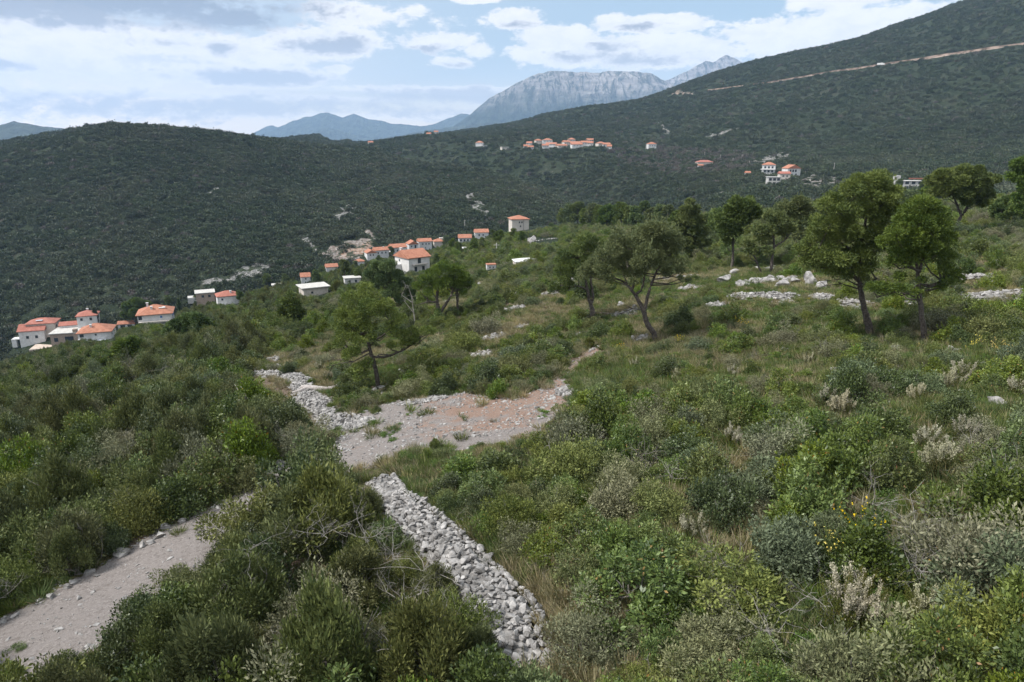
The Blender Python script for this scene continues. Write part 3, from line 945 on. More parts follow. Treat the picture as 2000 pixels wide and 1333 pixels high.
# ------------------------------------------------------------------ where the bushes stand
# parts of the picture that stay open: no bush may stand in front of them
CLEAR = [np.array(p, float) for p in (
    [(-10, 1215), (60, 1182), (110, 1152), (180, 1112), (235, 1082), (290, 1048), (350, 1017), (430, 987), (505, 950), (528, 945), (500, 985), (440, 1010), (415, 1030), (375, 1065), (310, 1105), (262, 1135), (235, 1185), (170, 1215), (110, 1262), (60, 1285), (-10, 1300)],
    [(640, 892), (655, 862), (650, 838), (680, 815), (740, 792), (800, 776), (890, 766), (1000, 778), (1058, 757), (1090, 730), (1125, 745), (1128, 768), (1090, 804), (1045, 845), (962, 862), (900, 872), (830, 866), (790, 876), (768, 892), (745, 912), (690, 918)],
    [(735, 912), (770, 918), (830, 985), (900, 1030), (960, 1075), (1030, 1135), (1062, 1225), (1075, 1255), (990, 1265), (975, 1205), (912, 1125), (842, 1065), (772, 1012), (748, 960)],
    [(1085, 740), (1100, 718), (1125, 722), (1110, 745)], [(1140, 690), (1165, 676), (1190, 672), (1165, 688)],
    [(495, 725), (590, 732), (600, 765), (650, 800), (665, 845), (640, 838), (600, 795), (580, 765), (500, 745)],
    [(1400, 548), (1440, 545), (1620, 538), (1640, 570), (1540, 594), (1440, 592)], [(1650, 585), (1685, 592), (1680, 606), (1650, 600)],
    [(1880, 572), (1925, 568), (1925, 588), (1890, 590)], [(1960, 564), (2000, 562), (2000, 582), (1960, 584)],
    [(712, 690), (750, 695), (756, 762), (728, 762)], [(1240, 600), (1268, 600), (1292, 668), (1262, 668)], [(1680, 590), (1700, 590), (1715, 655), (1692, 655)], [(1790, 590), (1806, 590), (1816, 665), (1798, 665)],
    [(1930, 775), (1980, 778), (1975, 805), (1930, 800)],
    [(570, 752), (655, 755), (655, 772), (570, 772)],
    [(940, 660), (985, 652), (985, 664), (945, 670)], [(920, 695), (960, 685), (955, 700), (925, 705)], [(1240, 655), (1270, 655), (1265, 670), (1235, 668)],
    [(1050, 908), (1110, 905), (1095, 925), (1050, 925)], [(1285, 875), (1330, 870), (1325, 890), (1285, 888)],
    [(1190, 595), (1260, 590), (1250, 618), (1185, 625)], [(1420, 1035), (1490, 1020), (1480, 1060), (1380, 1090)],
)]


def hides(x, y, z, h, rad):
    """does a bush at x,y,z of height h and radius rad stand before an open part of the picture?"""
    bad = np.zeros(np.shape(x), bool)
    for fx, fz in ((0, .95), (-.55, .75), (.55, .75), (-.9, .4), (.9, .4), (0, .45), (0, .05), (-.7, .1), (.7, .1)):
        px, py = proj(x + fx * rad * 1.12, y, z + fz * h * 1.25)
        for poly in CLEAR:
            bad |= inside(poly, px, py)
    return bad


def scatter(n, y0, y1, u0, u1, seed):
    r = np.random.default_rng(seed)
    Y = np.sqrt(r.uniform(y0 ** 2, y1 ** 2, n)); u = r.uniform(u0, u1, n)
    return u * Y, Y, r


LEFT_LINE = world_poly([(1130, 1420), (1035, 1250), (1000, 1180), (900, 1065), (740, 915), (655, 850), (610, 800), (495, 730), (560, 640), (640, 590), (800, 545)])
# everything to the left of this line is tall dense scrub
LP = np.vstack([LEFT_LINE, [LEFT_LINE[-1] + [-10, 120], [-500, 400], [-500, -40], [5, -40]]])


def thin(x, y, rad, order):
    """drop bushes whose centre lies well inside an earlier one"""
    keep = np.zeros(len(x), bool)
    cell = {}
    for i in order:
        cx, cy = int(x[i] // 4), int(y[i] // 4)
        ok = True
        for a in (-1, 0, 1):
            for b in (-1, 0, 1):
                for j in cell.get((cx + a, cy + b), ()):
                    if (x[i] - x[j]) ** 2 + (y[i] - y[j]) ** 2 < (0.46 * (rad[i] + rad[j])) ** 2:
                        ok = False; break
                if not ok: break
            if not ok: break
        if ok:
            keep[i] = True
            cell.setdefault((cx, cy), []).append(i)
    return keep


def zone_shrubs():
    out = []
    # candidates over the whole slope
    x, y, r = scatter(68000, 10.5, 320, -1.08, 1.08, 5)
    xa, ya, _ = scatter(21000, 6.5, 60, -1.25, 1.25, 6)
    x = np.concatenate([x, xa]); y = np.concatenate([y, ya]); n = len(x)
    z = ground(x, y)
    tall = inside(LP, x, y)
    d_edge = np.clip((y - 60) / 120, 0, 1)
    patch = fbm(x / 11, y / 11, 41, 3)
    rad = np.where(tall, r.uniform(.75, 1.75, n), r.uniform(.35, 1.05, n) * (1 + .5 * d_edge))
    rad = np.where(tall & (y < 24), rad * .80, rad)
    rad = np.where(~tall & (r.random(n) < .10), rad * 1.55, rad)
    hs = np.where(tall, r.uniform(.95, 1.5, n), r.uniform(.75, 1.25, n))
    # open grass between the low shrubs on the right
    lim = np.where(x > 2 + .12 * y, .07, np.where(y > 42, .045, .0))
    open_ = ~tall & (patch > lim) & (r.random(n) < .85) & (y < 120)
    q = r.random(n)
    kinds = np.empty(n, object)
    kt = ['juniper', 'oak', 'mastic', 'arbutus', 'sage', 'blue', 'bare', 'broom', 'heather']
    pick = lambda w, q: np.array(kt, object)[np.minimum(np.searchsorted(np.cumsum(w) / np.sum(w), q), len(kt) - 1)]
    band = np.clip(q * .7 + .3 * (vnoise(x / 9, y / 9, 61) + .5) + 0 * q, 0, .9999)
    kinds = np.where(tall, pick([26, 24, 20, 9, 10, 5, 8, 0, 0], band), pick([6, 25, 27, 18, 12, 5, 4, 2, 5], band))
    br = ~tall & (x > 3 + .08 * y) & (y < 30) & (q < .6)
    kinds = np.where(br, pick([0, 22, 16, 38, 14, 9, 2, 0, 0], r.random(n)), kinds)
    rad = np.where(br, r.uniform(.65, 1.3, n), rad)
    rad = np.where(kinds == 'heather', np.minimum(rad, .8), rad)
    rad = np.where(kinds == 'broom', np.minimum(rad, .8), rad)
    h = rad * hs * np.where(kinds == 'juniper', 1.6, 1.15)
    ok = ~open_ & ~hides(x, y, z, h, rad)
    ok &= ~(inside(TRACK, x, y) | inside(PATHP, x, y))
    ok &= seg_dist(WALL, x, y) > .8
    u = x / y
    ok &= y < np.interp(u, (np.array(EDGE_PX) - 1000) / 1290, EDGE_Y) + 15
    for (hx, hy, hr) in HOUSE_CLEAR:
        ok &= np.hypot(x - hx, y - hy) > hr
    idx = np.where(ok)[0]
    idx = idx[np.argsort(-rad[idx] + r.random(len(idx)) * .9)]
    k = thin(x, y, rad, idx)
    return x[k], y[k], z[k], kinds[k], rad[k], hs[k], tall[k], r

# ------------------------------------------------------------------ houses
M_WHITE = plain_mat('white_render', (0.50, 0.49, 0.48), (0.64, 0.63, 0.62), 1.2, 0.85, lo=.3, hi=.7)
M_CREAM = plain_mat('stone_render', (0.46, 0.41, 0.36), (0.58, 0.53, 0.48), 1.6, 0.9, lo=.3, hi=.7)
M_CONC = plain_mat('grey_concrete', (0.36, 0.35, 0.33), (0.50, 0.48, 0.46), 1.1, 0.9, lo=.3, hi=.7)
M_FLAT = plain_mat('flat_roof_screed', (0.38, 0.36, 0.33), (0.50, 0.48, 0.45), 0.7, 0.9, lo=.3, hi=.7)
M_STONEW = plain_mat('brown_stone_wall', (0.27, 0.20, 0.155), (0.40, 0.31, 0.25), 2.2, 0.9, lo=.3, hi=.7)
M_GLASS = plain_mat('dark_window', (0.04, 0.05, 0.06), rough=0.2, spec=0.5)
M_BLUE_P = plain_mat('blue_paint', (0.05, 0.15, 0.38), rough=0.5)
M_SOLAR = plain_mat('solar_glass', (0.45, 0.47, 0.52), (0.55, 0.58, 0.63), 1.0, 0.3)
M_PAVE = plain_mat('beige_paving', (0.42, 0.34, 0.28), (0.52, 0.44, 0.37), 0.8, 0.9, lo=.3, hi=.7)


def tile_mat(name, c1, c2):
    m = bpy.data.materials.new(name); m.use_nodes = True
    K = Nodes(m.node_tree)
    tcn = K.n('ShaderNodeTexCoord')
    w = K.n('ShaderNodeTexWave', wave_type='BANDS'); w.inputs['Scale'].default_value = 2.2
    K.put(w.inputs['Vector'], tcn.outputs['Object'])
    nn = K.noise(tcn.outputs['Object'], 0.9, 5, 0.65)
    col = K.mix(K.ss(nn, .3, .7), c1, c2)
    col = K.mix(K.m('MULTIPLY', w.outputs['Fac'], .25), col, tuple(k * .6 for k in c1))
    p = K.n('ShaderNodeBsdfPrincipled'); p.inputs['Roughness'].default_value = 0.8
    p.inputs['Specular IOR Level'].default_value = 0.2
    K.put(p.inputs['Base Color'], col)
    o = K.n('ShaderNodeOutputMaterial'); K.put(o.inputs[0], p.outputs[0])
    return m


M_TILE = tile_mat('orange_roof_tiles', (0.30, 0.125, 0.078), (0.43, 0.20, 0.13))
M_TILE2 = tile_mat('red_roof_tiles', (0.29, 0.105, 0.075), (0.38, 0.16, 0.12))
HOUSE_CLEAR = []
# widths of the hamlet's houses in the photograph
HOUSE_W = {(70, 662): 52, (88, 650): 58, (140, 646): 40, (176, 640): 44, (140, 664): 66, (193, 668): 70, (250, 640): 33, (308, 636): 75, (402, 588): 44, (446, 597): 50, (613, 578): 60, (597, 548): 22, (648, 530): 26, (541, 570): 20, (703, 517): 20, (724, 505): 26,
           (744, 500): 32, (777, 497): 36, (806, 532): 68, (806, 490): 26, (829, 484): 30, (857, 481): 23, (908, 474): 26, (940, 464): 28, (1013, 451): 38, (959, 526): 20, (1028, 520): 52, (688, 553): 36, (910, 494): 14, (1187, 476): 22}


def roof_mesh(w, d, h, rh, kind, over=0.45, axis='x'):
    mb = MB()
    W2, D2 = w / 2 + over, d / 2 + over
    th = 0.22
    if kind == 'flat':
        mb.box((0, 0, h + 0.15), (w + 2 * over, d + 2 * over, 0.3))
        return mb
    if axis == 'y':
        W2, D2 = D2, W2
    e = W2 if kind == 'gable' else max(W2 - D2, 0.05)
    z0, z1 = h - 0.05, h + rh
    v = [(-W2, -D2, z0), (W2, -D2, z0), (W2, D2, z0), (-W2, D2, z0), (-e, 0, z1), (e, 0, z1)]
    lo = [(x, y, z - th) for x, y, z in v[:4]]
    V = np.array(v + lo, float)
    if axis == 'y':
        V = np.stack([-V[:, 1], V[:, 0], V[:, 2]], 1)
    mb.add(V, [(0, 1, 5, 4), (2, 3, 4, 5), (0, 6, 7, 1), (1, 7, 8, 2), (2, 8, 9, 3), (3, 9, 6, 0), (6, 9, 8, 7)])
    mb.add(V, [(1, 2, 5), (3, 0, 4)])
    return mb


def wall_mesh(w, d, h, rh, kind, axis='x', base=-2.5):
    mb = MB()
    hh = h - 0.28 if kind != 'flat' else h - .02
    mb.box((0, 0, (hh + base) / 2), (w, d, hh - base))
    if kind == 'gable':
        t = 0.3
        for s in (-1, 1):
            if axis == 'x':
                x0, x1 = s * (w / 2), s * (w / 2 - t)
                v = [(x0, -d / 2, hh), (x0, d / 2, hh), (x0, 0, h + rh - .12), (x1, -d / 2, hh), (x1, d / 2, hh), (x1, 0, h + rh - .12)]
            else:
                y0, y1 = s * (d / 2), s * (d / 2 - t)
                v = [(-w / 2, y0, hh), (w / 2, y0, hh), (0, y0, h + rh - .12), (-w / 2, y1, hh), (w / 2, y1, hh), (0, y1, h + rh - .12)]
            mb.add(v, [(0, 1, 2), (3, 5, 4)])
            mb.add(v, [(0, 3, 4, 1), (1, 4, 5, 2), (2, 5, 3, 0)])
    return mb


def house(px, py, w, d, h, rz, label, roof='hip', rh=1.6, wall=None, tile=None, axis='x', wins=(), chim=(), extra=(), name='house', group=None, dist=None, over=.45, cat='house', wpx=None):
    b = at(px, py)
    if dist:
        u, t = pix(px, py); b = np.array([float(u) * dist, dist, float(t) * dist])
    rz = radians(rz)
    root = tag(empty(name, b, rz), label, cat, group)
    wpx = wpx or HOUSE_W.get((px, py))
    sc = wpx * b[1] / F * 1.02 / (w * abs(cos(rz)) + d * abs(sin(rz))) if wpx else 1.0
    root.scale = (sc, sc, sc)
    HOUSE_CLEAR.append((b[0], b[1], (0.62 * max(w, d) + .8) * sc))
    link('wall', wall_mesh(w, d, h, rh, roof, axis).mesh('house_wall', wall or M_WHITE), root)
    rf = link('roof', roof_mesh(w, d, h, rh, roof, over, axis).mesh('house_roof', tile or M_TILE), root)
    for (cx, cy, ch) in chim:
        zz = h + rh * 0.35
        mb = MB().box((cx, cy, zz + ch / 2), (.7, .7, ch)).box((cx, cy, zz + ch + .1), (.95, .95, .2))
        mb.build('chimney', M_WHITE, rf)
    for (face, lx, lz, ww, wh, mt) in wins:
        mb = MB()
        if face == 'f': mb.box((lx, -d / 2 - .02, lz), (ww, .12, wh))
        elif face == 'r': mb.box((w / 2 + .02, lx, lz), (.12, ww, wh))
        else: mb.box((-w / 2 - .02, lx, lz), (.12, ww, wh))
        nm = 'door' if (mt == 'blue' and wh > 1.7) else 'window'
        o = mb.build(nm, M_BLUE_P if mt == 'blue' else M_GLASS, root)
        if nm == 'window' and wh < 1.6:
            fr = MB()
            s_ = .14
            for (ox, oz, sx, sz) in ((0, -wh / 2 - .05, ww + .4, .1),):
                if face == 'f': fr.box((lx + ox, -d / 2 - .03, lz + oz), (sx, s_, sz))
                elif face == 'r': fr.box((w / 2 + .03, lx, lz + oz), (s_, sx, sz))
                else: fr.box((-w / 2 - .03, lx, lz + oz), (s_, sx, sz))
            fr.build('sill', wall or M_WHITE, o)
    for (nm, c, s, mt) in extra:
        MB().box(c, s).build(nm, mt, root)
    return root


def row(face, xs, lz, ww=0.9, wh=1.1, mt='dark'):
    return [(face, x, lz, ww, wh, mt) for x in xs]


G1 = 'houses of the hamlet on the lower slope'
house(70, 662, 8.5, 7, 4.2, 18, 'white gabled house with red roof at the very lower end of the hamlet', 'gable', 2.0, tile=M_TILE2, wins=row('f', (-1.5, 1.5), 1.6), extra=[('porch', (-5.6, -1.5, 1.0), (3.0, 3.5, .3), M_WHITE), ('porch', (-6.3, -2.6, -.6), (1.6, 1.2, 3.0), M_WHITE)], group=G1)
house(88, 650, 10.5, 8, 5.0, 18, 'pink-walled house with roof solar panels behind the lowest gabled house', 'hip', 1.6, wall=M_CREAM, tile=M_TILE2, wins=row('r', (-2, 1), 3.2) + row('r', (-2, 1), 1.0), extra=[('solar_panel', (-.5, -2.2, 5.95), (2.4, 1.5, .15), M_SOLAR)], group=G1)
house(140, 646, 8.5, 6, 3.6, 22, 'long low annex with red roof joined to a white house', 'gable', 1.3, tile=M_TILE2, wins=row('f', (-2, 2), 1.6), group=G1)
house(176, 640, 7.5, 7.5, 6.2, 22, 'tall white house with red hip roof beside the slim cypress', 'hip', 1.7, tile=M_TILE2, wins=row('f', (-2, 1.5), 4.6) + row('r', (-2, 1), 4.6), chim=[(0, 1, 1.4)], group=G1)
house(140, 664, 11.5, 10, 4.0, 15, 'brown stone flat-roofed house with wide glazed front', 'flat', wall=M_STONEW, tile=M_FLAT, wins=[('f', 1.0, 1.6, 3.2, 2.2, 'dark'), ('f', -3.8, 1.6, 1.4, 1.6, 'dark')], extra=[('chimney', (3.4, -4.6, 2.6), (1.5, 1.6, 6.0), M_STONEW)], group=G1)
house(193, 668, 12.0, 10.5, 5.6, 20, 'big white two-storey house with orange hip roof and grey awning', 'hip', 2.6, wins=row('f', (-4.6,), 4.4, 1.4, 1.3) + row('f', (0.5,), 4.4, .7, .7) + row('f', (-4.4,), 1.4, 1.4, 2.0) + row('r', (-3, 1.5), 4.2) + row('r', (2.5,), 1.4), chim=[(-1.5, -2.2, 1.6)], extra=[('awning', (1.8, -6.2, 2.3), (4.6, 2.2, .15), M_SOLAR), ('balcony', (-4.6, -5.7, 2.9), (2.8, 1.2, .25), M_WHITE)], group=G1, over=.6)
house(250, 640, 7.0, 4.5, 2.4, 15, 'low open shed with long orange roof between two villas', 'gable', 1.0, wins=row('f', (-1.5, 1.5), 1.2, 2.0, 1.3), group=G1)
house(308, 636, 11.8, 10.5, 5.8, 22, 'white villa with orange hip roof, skylight and blue doors', 'hip', 2.7, wins=row('f', (-5.0,), 4.6, 1.2, 1.4) + row('f', (2.2,), 4.5, .7, .8, 'blue') + row('f', (-1.2,), 1.2, 1.0, 2.1, 'blue') + row('f', (-4.2,), 1.3, 2.2, 2.0) + row('r', (-2.2, 0.4), 4.4, .9, 1.2, 'blue') + row('r', (3,), 4.2, 1.4, 2.2, 'blue'), chim=[(-2.6, .5, 2.3), (-1.0, -2.6, 1.4)],
      extra=[('terrace', (0, -6.2, -.5), (10.5, 2.4, 1.2), M_WHITE), ('porch_beam', (0, -5.9, 2.9), (11.0, 1.3, .5), M_CREAM), ('porch_post', (-5.0, -6.2, 1.4), (.4, .4, 2.6), M_CREAM), ('porch_post', (-1.8, -6.2, 1.4), (.4, .4, 2.6), M_CREAM), ('porch_post', (1.8, -6.2, 1.4), (.4, .4, 2.6), M_CREAM), ('porch_post', (5.0, -6.2, 1.4), (.4, .4, 2.6), M_CREAM), ('skylight', (2.6, -2.0, 7.45), (2.2, 1.8, .25), M_WHITE)], group=G1, over=.6)
house(402, 588, 9, 9, 5.0, 25, 'unfinished flat-roofed brick house joined to a red-roofed white house', 'flat', wall=M_STONEW, tile=M_FLAT, wins=row('f', (-1.2, 2), 3.4, 1.2, 1.2), extra=[('terrace', (-6, -1, 1.5), (5, 6, 3), M_CONC)], group=G1)
house(446, 597, 9.3, 8.0, 5.4, 28, 'bright white house with red hip roof above the lower villas', 'hip', 1.8, tile=M_TILE2, wins=row('f', (-2.6,), 3.9, .8, .9) + row('r', (-2.4, .4, 2.6), 3.8, .7, .9) + row('r', (-1, 1.8), 1.2, .7, .9), chim=[(1.4, -2.0, 1.2)], extra=[('terrace', (-3.0, -5.2, -.6), (5.5, 2.6, 3.2), M_WHITE)], group=G1)
house(613, 578, 9.5, 8, 4.0, 30, 'pale flat-roofed cement building with overhanging slab alone in scrub', 'flat', wall=M_CREAM, tile=M_FLAT, over=.9, wins=row('f', (-1.5,), 2.2, .8, .8), group=G1)
house(597, 548, 6, 6, 3.0, 20, 'small house with bright orange gable roof half hidden by pines', 'gable', 2.4, wins=row('f', (0,), 1.6), group=G1)
house(648, 530, 8, 6, 3.6, 22, 'orange roof peeping between two dark pines below the cliff', 'gable', 2.0, group=G1)
house(541, 570, 5, 5, 4.5, 20, 'narrow cream house nearly hidden behind rounded pine tops', 'flat', wall=M_CREAM, tile=M_FLAT, wins=row('f', (-1, 1), 2.6, .8, .9), group=G1)
house(703, 517, 5.5, 5, 2.6, 22, 'little pavilion with orange hip roof below the row of gables', 'hip', 1.4, group=G1)
house(724, 505, 6.5, 8, 4.4, 25, 'white house with orange gable at lower end of the gabled row', 'gable', 1.8, axis='y', wins=row('f', (-1, 1), 2.8, .8, 1), group=G1)
house(744, 500, 9, 6.5, 4.2, 25, 'long white house with orange roof in the gabled row', 'gable', 1.7, wins=row('f', (-2.5, 0, 2.5), 2.4, .8, 1.1), chim=[(2, 0, .9)], group=G1)
house(777, 497, 9.5, 7, 4.8, 25, 'white house with plain orange roof and pine in front', 'gable', 1.8, wins=row('f', (-1, 2), 2.8, .8, 1.1) + row('r', (-1.5, 1), 2.8, .8, 1), group=G1)
house(806, 532, 8.2, 9.0, 5.8, 40, 'tall grey-white gabled house with orange roof and stone balcony front', 'gable', 2.2, wall=plain_mat('dull_white_render', (0.50, 0.48, 0.46), (0.60, 0.58, 0.56), 1.2), axis='x', wins=row('l', (1.5,), 4.4, .7, .7) + row('f', (-1.5, 1.5), 1.8, 1.0, 1.6) + row('f', (0,), 4.6, 1.2, 1.8), chim=[(-3.3, 1.5, 1.8)], extra=[('balcony', (0, -4.95, 3.4), (5.5, 1.0, .3), M_CREAM), ('annex', (-5.2, 2.0, 1.6), (2.6, 3.4, 3.2), M_WHITE)], group=G1)
house(806, 490, 6.5, 8, 5.0, 22, 'white double-gabled villa with orange roof and tall dark window', 'gable', 2.0, axis='y', wins=row('f', (-1.6,), 3.4, .8, 1.0) + row('f', (1.0,), 3.2, 1.2, 2.0), group=G1)
house(829, 484, 9, 7, 4.8, 22, 'white wing with orange roof on the upper side of the double-gabled villa', 'gable', 1.8, wins=row('f', (-2, 0.3, 2.4), 3.0, .8, 1.1), group=G1)
house(857, 481, 8, 7, 4.2, 15, 'pink house with stacked orange roofs beside a rounded pine', 'hip', 1.9, wall=M_CREAM, group=G1, extra=[('turret', (2.2, 1, 4.8), (3, 3, 3.2), M_CREAM)])
house(908, 474, 9, 6.5, 3.8, 8, 'white bungalow with orange gable roof and dark bay windows', 'gable', 2.2, wins=row('f', (-3, -.5, 2), 2.0, 1.2, 1.5), group=G1)
house(940, 464, 10, 7, 4.2, 10, 'white bungalow with orange roof second below the tall tower house', 'gable', 2.2, wins=row('f', (-2, 1), 2.2, 1.0, 1.2), group=G1)
house(1013, 451, 10.4, 10, 7.6, 12, 'tall cream block house with shallow orange hip roof', 'hip', 1.9, wall=M_CREAM, wins=row('f', (-.6, .9), 5.6, .8, 1.0) + row('f', (0,), 3.2, .8, 1.0) + row('r', (2.6,), 5.6, .6, .8), extra=[('drainpipe', (1.9, -5.1, 3.6), (.15, .15, 7.0), M_GLASS)], group=G1, over=.7)
house(959, 526, 4.5, 4, 2.4, 10, 'tiny white flat-roofed hut in the scrub below the white terrace', 'flat', over=.15, wins=row('f', (-.8, .8), 1.2, .6, .8), group=G1)
house(1028, 520, 10.5, 7, 2.6, 12, 'low white house with bright pale roof half sunk in shrubs', 'hip', 1.0, tile=M_WHITE, wall=M_CREAM, wins=row('f', (-3, 0, 3), 1.2), group=G1)
house(688, 553, 7.5, 6, 2.8, 20, 'pale flat-roofed bungalow beneath the dark round pine', 'flat', tile=M_FLAT, wins=row('f', (-1.5, 1.5), 1.4), group=G1)
house(910, 494, 5, 4.5, 3.4, 10, 'little white cottage sunk among pines below the bungalows', 'gable', 1.2, tile=M_WHITE, wins=row('f', (-1, 1), 1.8, .7, .9), group=G1)
house(1187, 476, 9, 6, 3.6, 5, 'white house with red eaves showing between two pine crowns', 'flat', tile=M_TILE2, wall=M_WHITE, over=.3, wins=row('f', (-2, 2), 2.0), group=G1)
for (px, py, w, d, lab) in ((95, 678, 15, 11, 'beige paved courtyard in front of the stone flat-roofed house'),):
    b = at(px, py)
    o = MB().box((0, 0, .1), (w, d, 1.2)).build('courtyard', M_PAVE)
    o.location = b; o.rotation_euler = (0, 0, radians(18)); tag(o, lab, 'courtyard')
    HOUSE_CLEAR.append((b[0], b[1], 8))

G2 = 'houses of the far village on the mountainside'
VILL = [(937, 285, 12, 6, 'orange roofs of a lone cluster left of the far village', 'hip'), (948, 288, 6, 3, 'low white shed right below the lone cluster beside the far village', 'flat'),
        (985, 292, 11, 4, 'white roofless ruin between lone cluster and far village', 'flat'),
        (1027, 290, 7, 4, 'small low orange-roofed house at the western tip of the village', 'gable'), (1034, 285, 9, 5, 'house with white gable above the western tip of the village', 'gable'),
        (1036, 292, 9, 4, 'white orange-roofed house lowest at the western village end', 'gable'), (1051, 281, 11, 6, 'two-storey house with brown roof on the upper western village edge', 'hip'),
        (1069, 281, 16, 7, 'largest white house of the village with broad orange roof', 'hip'), (1077, 287, 17, 5, 'long white house just below the largest village house', 'gable'),
        (1065, 291, 10, 6, 'grey stone house with narrow orange roof at the village front', 'gable'), (1106, 284, 12, 6, 'white house with orange roof in the village middle', 'gable'),
        (1116, 278, 12, 5, 'topmost orange-roofed house in the village middle', 'hip'), (1125, 285, 18, 5, 'long orange roof behind the grey stone village house', 'gable'),
        (1126, 289, 17, 6, 'grey stone village house with wide orange roof', 'gable'), (1096, 289, 16, 4, 'low orange barn roof left of the grey stone village house', 'gable'),
        (1143, 285, 14, 6, 'white house with steep gable in the eastern village', 'gable'), (1153, 285, 9, 5, 'small orange roof attached right of the steep gable', 'gable'),
        (1152, 278, 11, 4, 'detached reddish roof above the eastern village', 'gable'), (1173, 287, 13, 6, 'double orange roof at the eastern end of the village', 'hip'),
        (1184, 288, 11, 5, 'orange-roofed house next to the last one at the eastern village end', 'gable'), (1190, 291, 7, 4, 'smallest roof at the eastern tip of the village', 'gable'),
        (1272, 291, 12, 8, 'lone square house with pyramid roof east of the village', 'hip'), (724, 283, 9, 5, 'tiny lone house on the far ridge near the hilltop tree', 'gable'),
        (852, 262, 9, 5, 'small pale house on the distant ridge line', 'gable'), (838, 266, 9, 5, 'small pale house lower on the distant ridge line', 'gable')]
for k, (px, py, w, h, lab, rf) in enumerate(VILL):
    b = at(px, py); 
    h = h * .8
    house(px, py, w * .92, w * .7, h, (-12, 8, 22, 3)[k % 4], lab, rf, 2.3, wall=(M_WHITE, M_WHITE, M_CREAM, M_WHITE)[k % 4], tile=M_TILE if rf != 'flat' else M_WHITE,
          wins=row('f', tuple(np.linspace(-w * .28, w * .28, 3)), h * .62, 1.0, 1.3), group=G2)
G3 = 'houses scattered below the mountain road'
house(1500, 341, 11, 9, 8.5, -18, 'white villa with orange roof and stacked balconies among dark trees', 'hip', 2.2, wins=row('f', (-3, 0, 3), 6.2, 1.6, 1.8) + row('f', (-3, 0, 3), 2.8, 1.6, 1.8) + row('l', (-2, 2), 6, 1.4, 1.6), extra=[('balcony', (0, -5.2, 4.4), (11, 1.4, .3), M_WHITE), ('balcony', (-6.0, 0, 4.4), (1.4, 9, .3), M_WHITE)], group=G3)
house(1544, 344, 12, 9, 6.5, 12, 'white gable-fronted villa with glazed front and orange roof', 'gable', 3.0, axis='y', wins=row('f', (-3.5, -1, 1.5), 4.4, 1.6, 2.0) + row('f', (-2, 2), 1.4, 1.4, 1.4), group=G3)
house(1530, 354, 8, 7, 6.0, -5, 'pinkish house with reddish roof below the gable-fronted villa', 'gable', 1.6, wall=M_CREAM, tile=M_TILE2, wins=row('f', (-1.5, 1.5), 4, 1.2, 1.2), group=G3)
house(1509, 362, 9, 7, 6.0, -5, 'bare concrete two-storey house shell with open dark bays', 'flat', wall=M_CONC, tile=M_CONC, wins=row('f', (-3, 0, 3), 4.4, 2.0, 1.9) + row('f', (-3, 0, 3), 1.4, 2.0, 1.9), group=G3)
house(1375, 321, 17, 9, 2.4, 5, 'long low red roof standing alone above the ravine', 'hip', 2.0, tile=M_TILE2, wall=M_CREAM, group=G3)
house(1368, 327, 5, 4, 2.0, 5, 'tiny orange-roofed shed under the long low red roof', 'gable', 1.2, group=G3)
house(1460, 342, 4, 4, 2.0, 5, 'tiny orange roof lost in trees left of the stacked-balcony villa', 'gable', 1.4, group=G3)
house(1772, 368, 15, 8, 4.6, -4, 'unfinished white concrete building seen between two big pine crowns', 'flat', wall=M_CONC, tile=M_CONC, wins=row('f', (-6, -2.5, 1.5, 5.5), 3.8, 2.2, 2.0) + row('f', (-6, -2.5, 1.5, 5.5), .6, 2.2, 1.8), extra=[('parapet', (3, -4.3, 6.3), (10, .3, .8), M_TILE2), ('stair_tower', (-8, -1, 4.0), (3, 4, 8.2), M_CONC)], group=G3)

# utility poles
G4 = 'utility poles on the slopes'
POLES = [(1341, 303, 8, 'pale utility pole farthest west in the line above the long red roof'), (1376, 306, 8, 'pale utility pole directly above the long low red roof'), (1407, 312, 9, 'pale utility pole third along the line right of the red roof'),
         (1431, 318, 9, 'pale utility pole fourth along the line right of the red roof'), (1463, 324, 9, 'pale utility pole at the lower end of the line near the balcony villa'),
         (1628, 336, 17, 'grey mast standing above the terraced stone slope'), (908, 448, 18, 'thin wooden pole above the white bungalows'), (1049, 297, 9, 'yellowish pole in front of the western village end'), (1073, 297, 8, 'yellowish pole in front of the largest village house'), (1261, 292, 9, 'thin pole beside the lone pyramid-roofed house'),
         (970, 495, 20, 'thin brown pole in the scrub below the tower house')]
for px, py, hp, lab in POLES:
    b = at(px, py); h = hp * b[1] / F
    root = tag(empty('utility_pole', b), lab, 'utility pole', G4)
    MB().tube([(0, 0, -1), (0, 0, h)], [.20, .13], 8).build('pole', M_FLAT, root)
    MB().box((0, 0, h - .6), (1.8, .14, .14)).build('crossarm', M_FLAT, root)

# road cut across the mountainside, the lorry on it
ROAD_PX = [(1375, 178), (1420, 173), (1480, 166), (1520, 160), (1560, 153), (1600, 146), (1650, 138), (1690, 133), (1720, 129), (1770, 121), (1820, 113), (1870, 106), (1920, 98), (1970, 92), (2020, 87), (2100, 78)]
road = np.array([at(*p) for p in ROAD_PX])
rp = np.stack([np.interp(np.linspace(0, 1, 160), np.linspace(0, 1, len(road)), road[:, k]) for k in range(3)], 1)
rp[:, 2] = ground(rp[:, 0], rp[:, 1])
